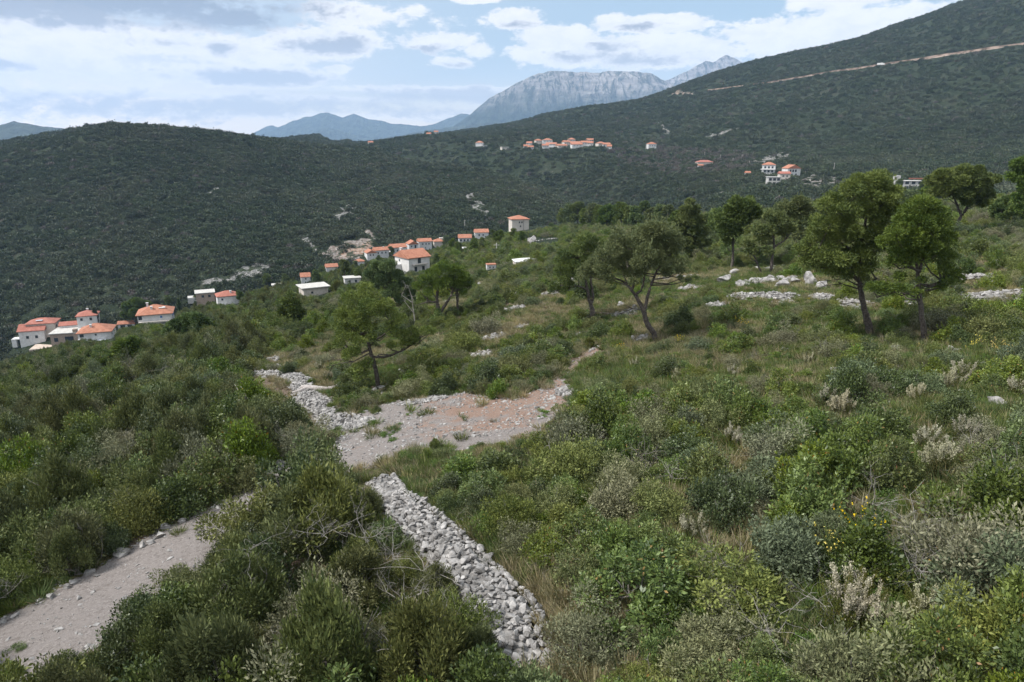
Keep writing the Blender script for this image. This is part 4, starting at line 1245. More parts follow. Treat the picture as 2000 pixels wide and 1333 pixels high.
# smoothed grade and a graded bench cut into the slope: carriageway, earth bank above, spill below
ks = np.ones(15) / 15
pad = np.pad(rp, ((7, 7), (0, 0)), 'edge')
rp = np.stack([np.convolve(pad[:, k], ks, 'valid') for k in range(3)], 1)
wv = 1 + .35 * fbm(np.arange(160) / 5.0, np.zeros(160), 91, 3)[:, None]
back = np.array([-.45, 1.0, 0]); back /= np.linalg.norm(back)
up_ = np.array([0, 0, 1.0])
wv = wv * np.linspace(.12, .75, 160)[:, None]
A = rp - back * 2 + up_ * .3; B = rp + back * 2 + up_ * .35; Cc = rp + back * 4.5 * wv + up_ * (1.8 + 2.6 * wv); Dd = rp - back * 6 * wv - up_ * 1.6 * wv
strip = lambda a, b: (np.stack([a, b], 1).reshape(-1, 3), grid_faces(160, 2))
M_ROADC = plain_mat('road_gravel', (0.30, 0.27, 0.25), (0.44, 0.40, 0.37), 0.1, 0.9)
M_BANK = plain_mat('red_earth_bank', (0.12, 0.085, 0.062), (0.36, 0.27, 0.22), 0.07, 0.95, detail=6)
tag(MB().add(*strip(A, B)).build('road', M_ROADC), kind='structure')
tag(MB().add(*strip(B, Cc)).add(*strip(Dd, A)).build('road_embankment', M_BANK), kind='structure')
tk = at(1720, 129); kk = int(np.argmin(np.hypot(rp[:, 0] - tk[0], rp[:, 1] - tk[1])))
tp = rp[kk] + up_ * .35
root = tag(empty('lorry', tp, math.atan2(*(rp[kk + 2] - rp[kk - 2])[[1, 0]])), 'white lorry parked on the road cut high on the mountainside', 'lorry')
MB().box((-1.2, 0, 2.3), (8.6, 2.9, 3.2)).build('cargo_box', M_WHITE, root)
cab = MB().box((4.6, 0, 1.8), (2.4, 2.8, 2.4)).build('cab', M_WHITE, root)
MB().box((5.82, 0, 2.3), (.1, 2.4, .9)).build('windscreen', M_GLASS, cab)
for wx_ in (-4, -2.6, 4.4):
    for sy in (-1.2, 1.2):
        MB().tube([(wx_, sy - .2, .5), (wx_, sy + .2, .5)], [.55, .55], 10).build('wheel', M_GLASS, root)

# ------------------------------------------------------------------ pines, each crown and trunk measured in the photograph


def needle_puffs(mb, r, C_, R_, dens, L, Wd):
    n = np.maximum((dens * (R_ / .3) ** 2).astype(int), 8)
    k = np.repeat(np.arange(len(C_)), n); m_ = len(k)
    d = unit(rand_dirs(m_, r) + np.array([0, 0, .22]))
    P = C_[k] + d * (R_[k] * r.uniform(.66, .95, m_))[:, None] * np.array([1, 1, .78])
    D = unit(d + .6 * rand_dirs(m_, r) + np.array([0, 0, .3]))
    N = rand_dirs(m_, r) + np.array([0, 0, .2])
    t = np.clip(.42 + .22 * r.normal(size=len(C_))[k] + .20 * r.normal(size=m_), 0, .9)
    s = r.uniform(.7, 1.3, m_)
    mb.kites(P, D, N, L * s, Wd * s, 0, t, .5)


def pine(base_px, blobs, trunks, mat, label, seed, dens=150, L=.16, Wd=.034, depth=.8, puff=5, spiky=0.0, group=None, name='pine_tree', cat='pine', full=1.0, dead=()):
    r = np.random.default_rng(seed)
    b = at(*base_px); Y = b[1]; s = Y / F / cos(PITCH) * 1.02
    root = tag(empty(name, b), label, cat, group)

    def w(px, py, dy=0.0):
        u, t = pix(px, py)
        return np.array([float(u) * Y, Y, float(t) * Y]) + np.array([0, dy, 0]) - b
    bl = np.array(blobs, float)
    cx = (bl[:, 0] * bl[:, 2]).sum() / bl[:, 2].sum(); half = (bl[:, 0].max() - bl[:, 0].min()) / 2 * s
    Cs, Rs, mains = [], [], []
    for (px, py, rp_) in bl:
        c0 = w(px, py); rad = rp_ * s * 1.05 * full
        dm = sqrt(max(half ** 2 - ((px - cx) * s) ** 2, (0.35 * half) ** 2)) * depth
        offs = [r.uniform(-.9, -.5), r.uniform(-.25, .2), r.uniform(.45, .9)] if dm > .9 * rad else [r.uniform(-.7, 0), r.uniform(.2, .8)]
        for o in offs:
            sc = 1 + o * dm / Y
            c = (c0 + b) * np.array([sc, 1, sc]) + np.array([0, o * dm, 0]) - b
            c = c + r.normal(size=3) * .12 * rad
            rr = rad * r.uniform(.90, 1.08)
            mains.append((c, rr))
            d = unit(rand_dirs(puff, r) + np.array([0, 0, .45]))
            Cs.append(c + d * rr * .66 * np.array([1.05, 1.05, .7])); Rs.append(rr * r.uniform(.36, .50, puff))
            Cs.append(c[None]); Rs.append(np.array([rr * .78]))
    Cs = np.concatenate(Cs); Rs = np.concatenate(Rs)
    cr = MB(); needle_puffs(cr, r, Cs, Rs, dens, L, Wd)
    if spiky:
        m_ = int(260 * spiky); k = r.choice(len(Cs), m_)
        for i in k:
            if Cs[i, 2] < np.percentile(Cs[:, 2], 40): continue
            p = Cs[i] + np.array([0, 0, Rs[i] * .8]); q = 16
            ss_ = r.random(q)[:, None]; d = unit(np.array([r.normal() * .3, r.normal() * .3, 1]))
            cr.kites(p + d * ss_ * .55, unit(d + .6 * rand_dirs(q, r)), rand_dirs(q, r), .2, .045, 0, r.random(q) * .8)
    link('crown', cr.mesh('pine_crown', mat), root)
    tb = MB(); skel = []
    for tr in trunks:
        pts = [w(p[0], p[1]) for p in tr]; n = len(pts)
        if tr is trunks[0]: pts[0] = pts[0] - np.array([0, 0, .35])
        else:
            for i in range(1, n): pts[i] = pts[i] + np.array([0, r.uniform(-.5, .5) * i / n * half * .6, 0])
        r0, r1 = tr[0][2] * s * .66, tr[-1][2] * s * .7
        q = np.linspace(0, n - 1, n * 4 - 3); P = np.array(pts)
        P = np.stack([np.interp(q, np.arange(n), P[:, j]) for j in range(3)], 1)
        K = np.array([.25, .5, .25])
        for _ in range(2):
            P[1:-1] = .25 * P[:-2] + .5 * P[1:-1] + .25 * P[2:]
        P[1:] += r.normal(size=(len(P) - 1, 3)) * .018
        rad = np.linspace(r0, r1, len(P)) * (1 + .06 * r.normal(size=len(P)))
        if tr is trunks[0]: rad[0] *= 1.25
        tb.tube(P, rad, 9, 0, .5)
        skel.append(P)
    sk = np.concatenate([p[len(p) // 3:] for p in skel])
    link('trunk', tb.mesh('pine_trunk', M_BARK, True), root)
    lb = MB()
    for (c, rr) in mains[::2]:
        cand = sk[np.argsort(np.linalg.norm(sk - c, axis=1) + .8 * np.maximum(sk[:, 2] - c[2], 0))[:6]]
        p = cand[r.integers(0, len(cand))]
        mid = (p + c) / 2 + np.array([0, 0, -.08 * np.linalg.norm(c - p)]) + r.normal(size=3) * .12
        lb.tube([p, mid, c], [.055, .04, .018], 5, 0, .5)
    for pl in dead:
        pts = [w(*p) for p in pl]
        lb.tube(pts, np.linspace(.05, .012, len(pts)), 5)
        for i in range(1, len(pts)):
            for _ in range(3):
                d = unit(np.asarray(pts[i]) - pts[i - 1] + r.normal(size=3) * .5)
                lb.tube([pts[i], np.asarray(pts[i]) + d * .5, np.asarray(pts[i]) + d * .9 + r.normal(size=3) * .15], [.018, .012, .006], 3)
    link('limbs', lb.mesh('pine_limbs', M_BARK, True), root)
    return root


pine((741, 758), [(712, 567, 17), (692, 590, 22), (722, 590, 22), (678, 615, 20), (705, 620, 22), (735, 603, 18), (664, 640, 13), (668, 655, 11), (690, 645, 17), (720, 640, 15), (757, 593, 13), (762, 611, 14),
                  (770, 630, 15), (785, 622, 10), (664, 672, 12), (680, 690, 13), (700, 665, 14), (725, 660, 11), (765, 650, 12), (785, 655, 12), (805, 651, 12), (830, 648, 11), (846, 647, 7), (810, 665, 12), (790, 672, 10),
                  (765, 675, 9), (688, 660, 14), (700, 718, 12), (722, 711, 12), (706, 730, 12), (698, 739, 8), (675, 700, 8), (692, 687, 12)],
     [[(741, 760, 7.5), (735, 730, 6.5), (729, 703, 6), (722, 682, 5.5), (719, 665, 5), (712, 640, 4), (705, 608, 2.5)], [(727, 698, 4), (756, 697, 3.2), (775, 688, 2.8), (795, 680, 2.2), (815, 668, 1.2)],
      [(720, 674, 3.5), (742, 660, 3), (764, 642, 2.2), (768, 622, 1.2)], [(717, 655, 3.5), (692, 645, 2.5), (678, 628, 1.3)], [(722, 684, 3), (702, 690, 2.4), (684, 690, 1.2)], [(728, 703, 3), (712, 715, 2), (703, 728, 1)]],
     M_PINE4, 'round-crowned pine leaning beside the gravel clearing', 101, depth=.85, dead=[[(722, 690), (690, 707), (664, 710), (648, 714)], [(690, 707), (665, 703), (652, 702)]])
pine((1284, 668), [(1142, 535, 14), (1160, 527, 16), (1180, 530, 18), (1160, 512, 14), (1176, 500, 16), (1200, 490, 18), (1205, 515, 18), (1225, 505, 18), (1230, 532, 14), (1245, 515, 16), (1208, 470, 15), (1235, 475, 20),
                   (1260, 485, 20), (1260, 460, 18), (1285, 462, 20), (1280, 487, 20), (1300, 482, 18), (1270, 445, 13), (1292, 446, 15), (1310, 462, 16), (1320, 487, 14), (1322, 515, 13), (1300, 510, 15), (1275, 515, 16),
                   (1252, 535, 12), (1238, 550, 8), (1302, 534, 11), (1328, 530, 8), (1322, 472, 11), (1205, 455, 9), (1190, 545, 8), (1330, 545, 6), (1345, 548, 5)],
     [[(1285, 670, 8.5), (1278, 650, 7.5), (1267, 639, 7), (1260, 624, 6.5), (1257, 604, 6.5)], [(1257, 606, 6), (1246, 586, 5.5), (1234, 567, 5), (1222, 553, 3.5), (1196, 541, 2.5), (1172, 537, 1.2)],
      [(1259, 606, 5.5), (1266, 576, 5), (1270, 558, 4.5), (1284, 537, 3.2), (1300, 512, 2), (1306, 480, 1)], [(1240, 577, 4), (1254, 568, 3.6), (1258, 552, 3.2), (1262, 520, 2.2), (1250, 480, 1)], [(1234, 567, 4), (1240, 545, 3), (1222, 510, 1.2)]],
     M_PINE3, 'forked spreading pine with bent trunk in the middle of the slope', 102, spiky=1.0, depth=.8, dead=[[(1257, 607), (1235, 603), (1215, 612), (1190, 612), (1165, 610)]])
pine((1158, 630), [(1155, 465, 12), (1136, 475, 14), (1150, 487, 16), (1125, 490, 14), (1106, 500, 14), (1090, 511, 11), (1120, 515, 16), (1145, 510, 14), (1092, 530, 11), (1115, 535, 14), (1100, 547, 12), (1084, 562, 10), (1100, 568, 10),
                   (1076, 568, 7), (1130, 540, 10), (1165, 492, 13), (1172, 470, 10), (1110, 556, 9)],
     [[(1158, 632, 7.5), (1157, 605, 7), (1152, 590, 6.5), (1147, 568, 5.5), (1144, 550, 4.5), (1138, 515, 2.5), (1145, 485, 1.5)], [(1156, 592, 4.5), (1159, 578, 4.5), (1154, 556, 4), (1152, 520, 2)], [(1146, 566, 3), (1130, 558, 2.4), (1110, 562, 1.5), (1090, 566, .8)]],
     M_PINE2, 'dark green pine standing just behind the forked pine', 103)
pine((1703, 657), [(1703, 352, 17), (1680, 360, 18), (1722, 362, 18), (1660, 374, 17), (1740, 380, 17), (1700, 382, 20), (1642, 392, 16), (1622, 388, 13), (1610, 402, 13), (1635, 412, 16), (1662, 412, 18), (1690, 412, 18), (1725, 402, 18),
                   (1598, 430, 14), (1620, 438, 16), (1652, 440, 16), (1590, 455, 14), (1610, 465, 16), (1640, 465, 18), (1668, 452, 16), (1580, 475, 12), (1620, 485, 14), (1568, 490, 12), (1592, 494, 12), (1615, 505, 14), (1558, 486, 8),
                   (1573, 511, 12), (1600, 516, 14), (1630, 508, 16), (1652, 503, 16), (1680, 492, 15), (1692, 502, 15), (1662, 522, 13), (1640, 530, 13), (1683, 530, 12), (1624, 528, 11), (1700, 520, 12), (1706, 455, 17), (1720, 430, 17),
                   (1683, 466, 17), (1713, 480, 14), (1740, 405, 13), (1690, 545, 8), (1652, 540, 8)],
     [[(1704, 660, 11), (1697, 634, 10), (1690, 609, 9), (1684, 585, 8.5), (1679, 562, 8), (1678, 530, 7), (1682, 480, 5.5), (1692, 425, 4), (1700, 370, 2)], [(1680, 552, 4), (1660, 535, 3), (1630, 520, 2), (1590, 508, 1)], [(1680, 505, 4), (1650, 480, 3), (1615, 460, 1.5)],
      [(1684, 470, 4), (1655, 435, 2.5), (1630, 408, 1.2)], [(1680, 520, 3.5), (1700, 500, 2.5), (1712, 475, 1.2)], [(1681, 562, 3), (1700, 552, 2), (1716, 545, 1)]],
     M_PINE2, 'tallest pine with thick dark trunk on the right-hand slope', 104, full=1.16, dead=[[(1680, 560), (1650, 545), (1620, 548)], [(1680, 566), (1645, 555), (1612, 558)]])
pine((1807, 671), [(1795, 402, 18), (1775, 415, 18), (1815, 402, 15), (1826, 420, 18), (1797, 432, 20), (1766, 440, 18), (1745, 455, 15), (1730, 472, 13), (1755, 472, 18), (1785, 462, 20), (1815, 452, 18), (1840, 440, 16), (1842, 470, 18), (1812, 482, 18),
                   (1782, 490, 16), (1752, 497, 14), (1832, 497, 16), (1850, 502, 12), (1800, 502, 14), (1770, 510, 11), (1742, 514, 9), (1845, 522, 11), (1860, 535, 11), (1872, 545, 9), (1850, 548, 9), (1720, 563, 11), (1702, 562, 9), (1740, 568, 11),
                   (1760, 566, 9), (1790, 572, 8), (1838, 562, 8), (1757, 540, 8), (1800, 548, 7)],
     [[(1808, 673, 9), (1803, 640, 8), (1798, 605, 7.5), (1796, 570, 7), (1794, 540, 6), (1790, 515, 5), (1790, 480, 4), (1797, 425, 2)], [(1794, 532, 4), (1770, 517, 3), (1755, 498, 1.5)], [(1795, 532, 4.5), (1805, 510, 3.5), (1812, 480, 2), (1822, 440, 1)],
      [(1796, 556, 3), (1830, 558, 2), (1857, 545, 1)], [(1797, 585, 2.5), (1770, 572, 2), (1735, 568, 1)]],
     M_PINE2, 'olive-toned pine with slim trunk right of the tallest pine', 105, full=1.16)
pine((1862, 462), [(1880, 335, 15), (1855, 342, 15), (1905, 342, 17), (1835, 352, 15), (1870, 357, 18), (1900, 362, 18), (1925, 357, 15), (1945, 352, 10), (1820, 354, 11), (1845, 372, 16), (1880, 376, 17), (1910, 382, 16), (1930, 380, 11), (1890, 395, 12), (1825, 377, 10), (1918, 398, 9)],
     [[(1860, 466, 6), (1866, 445, 5.5), (1876, 425, 5), (1890, 405, 4), (1893, 380, 2.5)], [(1878, 422, 3.5), (1868, 395, 2.5), (1850, 370, 1.2)]], M_PINE2, 'flat-topped bright green pine behind the olive-toned pine', 106, dens=70, L=.3, Wd=.085)
pine((2012, 470), [(1985, 322, 14), (1995, 345, 14), (1975, 347, 9), (2012, 325, 20), (2005, 370, 14), (1985, 388, 9), (2030, 350, 20), (1992, 410, 8)],
     [[(2014, 474, 5), (2010, 430, 4.5), (2005, 380, 3.5), (2005, 335, 2)]], M_PINE2, 'pine cut by the right edge of the view', 107, dens=70, L=.3, Wd=.085)
pine((1430, 527), [(1440, 398, 13), (1460, 398, 13), (1425, 412, 13), (1446, 415, 15), (1470, 412, 13), (1410, 430, 12), (1430, 435, 15), (1450, 432, 13), (1414, 455, 10), (1420, 472, 8), (1438, 455, 10), (1482, 420, 9), (1408, 445, 8)],
     [[(1429, 530, 4.5), (1432, 500, 4), (1431, 470, 3.6), (1438, 430, 2.2)]], M_PINE2, 'umbrella-shaped dark pine left of the low drooping pine', 108, dens=70, L=.3, Wd=.085)
pine((1352, 508), [(1346, 396, 8), (1340, 410, 11), (1356, 412, 11), (1330, 430, 12), (1350, 430, 14), (1368, 432, 11), (1334, 450, 14), (1355, 452, 14), (1372, 455, 12), (1345, 470, 14), (1364, 474, 12), (1352, 488, 12), (1330, 467, 9), (1378, 477, 9)],
     [[(1352, 510, 4), (1350, 470, 3.4), (1347, 415, 2)]], M_PINE, 'conical brownish-green pine standing alone behind the forked pine', 109, dens=70, L=.3, Wd=.085)
pine((1506, 536), [(1500, 424, 11), (1520, 430, 13), (1482, 450, 12), (1505, 450, 14), (1530, 450, 12), (1466, 477, 11), (1490, 470, 12), (1476, 490, 9), (1500, 492, 9), (1545, 445, 11), (1462, 490, 7)],
     [[(1505, 538, 4.5), (1508, 505, 4.2), (1512, 475, 3.5), (1510, 445, 2)], [(1512, 482, 3), (1530, 472, 2.4), (1546, 455, 1.2)], [(1490, 540, 3), (1478, 515, 2.4), (1472, 495, 1.2)]], M_PINE3, 'low drooping grey-green pine left of the tallest pine', 110, dens=80, L=.27, Wd=.075, spiky=.5)
pine((1562, 522), [(1540, 412, 12), (1560, 400, 13), (1580, 408, 12), (1548, 430, 12), (1568, 432, 14), (1590, 432, 11), (1560, 458, 11), (1582, 460, 11), (1530, 405, 8), (1575, 480, 9)],
     [[(1562, 525, 4), (1562, 480, 3.4), (1564, 425, 2)]], M_PINE3, 'pale feathery pine directly behind the tallest pine', 111, dens=70, L=.3, Wd=.085, spiky=.6)
pine((862, 628), [(850, 535, 14), (870, 525, 15), (890, 530, 15), (905, 540, 12), (832, 547, 13), (852, 555, 13), (876, 550, 14), (896, 556, 12), (816, 561, 11), (835, 570, 9), (916, 550, 8), (906, 570, 8)],
     [[(862, 630, 7), (857, 606, 6), (853, 586, 5), (856, 560, 3)], [(859, 612, 5), (870, 596, 4), (881, 578, 3.4), (888, 555, 1.8)], [(861, 628, 4), (845, 631, 3.6), (832, 640, 2)], [(854, 592, 3), (838, 588, 2.4), (822, 592, 1)]],
     M_PINE2, 'dark pine with low forked black trunk up the slope', 112, dead=[[(880, 580), (900, 572), (915, 562)], [(853, 590), (830, 592), (815, 596)]])
pine((896, 614), [(900, 552, 8), (912, 560, 8), (888, 562, 8), (904, 545, 8)], [[(897, 616, 4), (892, 592, 3.4), (893, 562, 2)]], M_PINE2, 'slim small pine just right of the low forked pine', 113)
pine((760, 605), [(735, 522, 14), (756, 520, 16), (720, 537, 11), (745, 545, 16), (775, 537, 13), (790, 552, 13), (770, 562, 13), (800, 572, 11), (730, 557, 10), (780, 582, 11), (805, 587, 9), (756, 575, 10)],
     [[(760, 608, 4.5), (760, 570, 4), (752, 530, 2)]], M_PINE3, 'broad dull green pine behind the round-crowned pine', 114, dens=80, L=.27, Wd=.075)
pine((570, 640), [(568, 577, 6), (560, 592, 9), (575, 594, 9), (555, 610, 11), (572, 609, 11), (585, 613, 9), (565, 625, 11), (580, 628, 9)], [[(570, 642, 3.5), (570, 600, 2)]], M_PINE2, 'small conical pine rising from the dense scrub', 115, dens=40, L=.5, Wd=.12)
pine((375, 668), [(345, 637, 12), (365, 626, 13), (385, 622, 13), (400, 633, 11), (414, 646, 10), (330, 650, 9), (370, 645, 14), (395, 650, 10)], [[(375, 670, 4), (376, 640, 2)]], M_PINE2, 'broad low pine bush in front of the blue-doored villa', 116, dens=40, L=.5, Wd=.12)
pine((250, 716), [(240, 675, 13), (256, 668, 11), (270, 677, 12), (230, 690, 12), (250, 694, 14), (274, 692, 10), (220, 700, 8)], [[(250, 718, 4), (250, 680, 2)]], M_PINE2, 'round dark pine on the slope below the big orange-roofed house', 117, dens=40, L=.5, Wd=.12)
pine((262, 640), [(250, 600, 12), (268, 592, 11), (285, 598, 11), (245, 615, 10), (265, 612, 14), (285, 615, 11)], [[(264, 642, 4), (264, 605, 2)]], M_PINE2, 'dark round pine between the two big hamlet villas', 118, dens=36, L=.6, Wd=.15)

# generic pines: three kinds, copied over the edge of the slope and between the houses
def generic_pine(seed, mat):
    r = np.random.default_rng(seed)
    root = empty('pine_tree', (0, 0, 0))
    n = 20; hgt = 7.5
    a = r.uniform(0, 2 * pi, n); zz = r.uniform(.35, 1.0, n); rr = (1.15 - zz) ** .5 * 2.3 * r.uniform(.5, 1, n)
    c = np.stack([rr * np.cos(a), rr * np.sin(a), zz * hgt - .5], 1); R_ = r.uniform(.7, 1.15, n)
    Cs = [c]; Rs = [R_ * .75]
    for i in range(n):
        d = unit(rand_dirs(6, r) + np.array([0, 0, .35])); Cs.append(c[i] + d * R_[i] * .7); Rs.append(R_[i] * r.uniform(.35, .5, 6))
    cr = MB(); needle_puffs(cr, r, np.concatenate(Cs), np.concatenate(Rs), 26, .45, .13)
    kid(root, link('crown', cr.mesh('pine_crown', mat), root))
    kid(root, link('trunk', MB().tube([(0, 0, -.6), (.1, .05, 2), (-.1, .1, 4.5), (.05, 0, 6.8)], [.24, .2, .14, .05], 8).mesh('pine_trunk', M_BARK), root))
    return root


def cypress(seed):
    r = np.random.default_rng(seed)
    root = empty('cypress_tree', (0, 0, 0)); n = 26
    zz = np.linspace(.6, 8, n); c = np.stack([r.normal(size=n) * .12, r.normal(size=n) * .12, zz], 1)
    R_ = .75 * np.sin(np.clip((zz + .8) / 9.2, 0, 1) * pi) ** .7 + .12
    cr = MB(); needle_puffs(cr, r, c, R_, 60, .4, .12)
    kid(root, link('crown', cr.mesh('cypress_crown', M_DARK), root))
    kid(root, link('trunk', MB().tube([(0, 0, -.5), (0, 0, 4)], [.16, .08], 6).mesh('cypress_trunk', M_BARK), root))
    return root


PINE_KINDS = [generic_pine(201, M_PINE2), generic_pine(202, M_PINE3), generic_pine(203, M_PINE2)]
used_k = [False] * 3


def place_pine(px, py, hp, lab, group, k):
    b = at(px, py); s = hp * b[1] / F / 7.4
    o = copy_tree(PINE_KINDS[k]) if used_k[k] else PINE_KINDS[k]
    used_k[k] = True
    o.location = b; r_ = np.random.default_rng(int(px * 7 + py)); o.rotation_euler = (0, 0, r_.uniform(0, 6.28)); o.scale = (s * r_.uniform(.9, 1.2), s * r_.uniform(.9, 1.2), s)
    tag(o, lab, 'pine', group)


place_pine(1752, 378, 26, 'pine in front of the unfinished white concrete building', None, 1)
place_pine(1800, 380, 24, 'pine right of the unfinished white concrete building', None, 2)
GP = 'pines along the far lip of the slope'
for i, (px, py, hp) in enumerate(((1098, 444, 28), (1112, 446, 34), (1128, 446, 36), (1142, 447, 30), (1156, 447, 36), (1170, 447, 32), (1184, 450, 38), (1198, 448, 34), (1213, 450, 38), (1228, 450, 36), (1242, 450, 34), (1257, 450, 40), (1272, 452, 36), (1288, 452, 38), (1303, 452, 36),
                                  (1318, 455, 34), (1392, 470, 46), (1380, 466, 36), (1404, 462, 34), (1520, 452, 40), (1600, 450, 40), (1640, 440, 40), (1775, 430, 42), (1800, 420, 40), (1950, 440, 44), (1975, 450, 44))):
    place_pine(px, py, hp * 1.3, 'dark pine in the ragged row closing the far lip of the slope', GP, i % 3)
NEARP = [(470, 592, 26, 'pine immediately right of the bright white red-roofed house'), (385, 600, 24, 'pine just left of the unfinished brick house'), (523, 562, 26, 'rounded pine hiding the narrow cream house'), (560, 562, 28, 'wide pine left of the small orange gable house'), (618, 556, 28, 'pine right of the small orange gable house'),
         (630, 545, 24, 'pine left of the orange roof peeping below the cliff'), (674, 540, 34, 'very dark round pine under the cliff beside the orange roof'), (694, 530, 20, 'little pine next to the orange pavilion'), (764, 505, 22, 'pine in front of the plain orange-roofed house'), (740, 516, 18, 'pine below the long gabled-row house'),
         (872, 485, 24, 'rounded pine right of the pink stacked-roof house'), (884, 496, 28, 'dense pine below the rounded pine near the pink house'), (895, 500, 28, 'pine left of the little white cottage'), (926, 497, 30, 'pine right of the little white cottage'), (962, 474, 24, 'pine right of the upper white bungalow'), (975, 480, 30, 'wide pine between bungalow and tower house'),
         (1003, 474, 26, 'pine in front of the tower house foot'), (1020, 478, 24, 'pine just right below the tower house'), (942, 488, 24, 'pine below the upper white bungalow'), (852, 520, 24, 'pine right of the tall grey-white gabled house'), (868, 530, 26, 'second pine right of the tall grey-white gabled house'), (722, 545, 26, 'pine above the pale bungalow'), (700, 550, 26, 'pine right of the pale flat-roofed bungalow'),
         (216, 655, 22, 'pine behind the big orange-hip-roofed house'), (355, 640, 26, 'pine right of the blue-doored villa'), (330, 600, 22, 'pine behind the blue-doored villa'), (180, 715, 34, 'pine on the slope below the courtyard'), (120, 725, 34, 'pine lowest on the slope under the courtyard'), (60, 735, 36, 'pine at the far edge of the scrub under the lowest gabled house'), (205, 735, 36, 'pine in the scrub below the awning house'), (300, 730, 36, 'pine in the scrub below the villa terrace'), (18, 745, 36, 'pine at the picture edge under the hamlet'), (150, 750, 36, 'pine half-way down the dense scrub under the courtyard')]
for i, (px, py, hp, lab) in enumerate(NEARP):
    place_pine(px, py, hp, lab, None, i % 3)
cy0 = cypress(301)
for i, (px, py, hp, lab) in enumerate(((190, 640, 42, 'slim dark cypress touching the tall white house'), (352, 612, 30, 'short cypress against the right end of the blue-doored villa'), (263, 632, 20, 'small cypress left of the blue-doored villa'))):
    o = cy0 if i == 0 else copy_tree(cy0)
    b = at(px, py); s = hp * b[1] / F / 8.3
    o.location = b; o.scale = (s, s, s); tag(o, lab, 'cypress')

# dead pale tree between the dull pine and the low forked pine
def dead_tree(lines, base_px, label, name='dead_tree', cat='dead tree', seed=1, side=4):
    r = np.random.default_rng(seed); b = at(*base_px); Y = b[1]; s = Y / F
    root = tag(empty(name, b), label, cat)
    for i, ln in enumerate(lines):
        pts = []
        for p in ln:
            u, t = pix(p[0], p[1]); pts.append(np.array([float(u) * Y, Y + r.uniform(-.2, .2), float(t) * Y]) - b)
        mb = MB().tube(pts, np.linspace(ln[0][2] * s, ln[-1][2] * s, len(pts)), 6)
        for q in pts[1:]:
            for _ in range(side):
                d = unit(r.normal(size=3) + np.array([0, 0, .3])); l = r.uniform(.4, 1.1)
                mb.tube([q, q + d * l * .5 + r.normal(size=3) * .06, q + d * l + r.normal(size=3) * .12], [.018, .012, .005], 3)
        mb.build('trunk' if i == 0 else 'branch', M_DEAD, root)
    return root


dead_tree([[(811, 636, 1.3), (807, 605, 1.1), (804, 580, 1.0), (798, 560, .5)], [(806, 592, .8), (784, 577, .7), (793, 558, .5)], [(808, 612, .7), (790, 590, .4)]], (811, 636), 'thin pale dead tree beside the low forked pine', seed=5)

# ------------------------------------------------------------------ stones
def icosphere(sub):
    t = (1 + 5 ** .5) / 2
    v = [(-1, t, 0), (1, t, 0), (-1, -t, 0), (1, -t, 0), (0, -1, t), (0, 1, t), (0, -1, -t), (0, 1, -t), (t, 0, -1), (t, 0, 1), (-t, 0, -1), (-t, 0, 1)]
    f = [(0, 11, 5), (0, 5, 1), (0, 1, 7), (0, 7, 10), (0, 10, 11), (1, 5, 9), (5, 11, 4), (11, 10, 2), (10, 7, 6), (7, 1, 8), (3, 9, 4), (3, 4, 2), (3, 2, 6), (3, 6, 8), (3, 8, 9), (4, 9, 5), (2, 4, 11), (6, 2, 10), (8, 6, 7), (9, 8, 1)]
    v = [np.array(p) / np.linalg.norm(p) for p in v]
    for _ in range(sub):
        mid = {}; nf = []
        def m(a, b):
            k = (min(a, b), max(a, b))
            if k not in mid:
                mid[k] = len(v); p = v[a] + v[b]; v.append(p / np.linalg.norm(p))
            return mid[k]
        for a, b, c in f:
            x, y, z = m(a, b), m(b, c), m(c, a)
            nf += [(a, x, z), (b, y, x), (c, z, y), (x, y, z)]
        f = nf
    return np.array(v), np.array(f)


ICO1, ICO2, ICO3 = icosphere(1), icosphere(2), icosphere(3)


def stone_shape(r, ico, cuts=9):
    v, f = ico
    v = v * np.array([1.25, .95, .72])
    for _ in range(cuts):
        n = unit(r.normal(size=3)); d = r.uniform(.32, .68)
        q = v @ n - d
        v = v - np.maximum(q, 0)[:, None] * n
    v = v * (1 + .10 * fbm(v[:, 0] * 2.3 + 7 * v[:, 2], v[:, 1] * 2.3 + r.uniform(0, 50), int(r.integers(99)), 3)[:, None] * 2)
    return v, f


_sr = np.random.default_rng(77)
STONES1 = [stone_shape(_sr, ICO1) for _ in range(14)]
STONES2 = [stone_shape(_sr, ICO2) for _ in range(14)]


def rot_rand(r):
    q = unit(r.normal(size=4)); w, x, y, z = q
    return np.array([[1 - 2 * (y * y + z * z), 2 * (x * y - z * w), 2 * (x * z + y * w)], [2 * (x * y + z * w), 1 - 2 * (x * x + z * z), 2 * (y * z - x * w)], [2 * (x * z - y * w), 2 * (y * z + x * w), 1 - 2 * (x * x + y * y)]])


def put_stone(mb, r, p, size, lib, flat=.72):
    v, f = lib[r.integers(len(lib))]
    s = size * r.uniform(.75, 1.25, 3)
    w = (v * s) @ rot_rand(r).T
    w[:, 2] *= flat
    w *= 1.25
    mb.add(w + p, f, 0, r.uniform(.1, .95))


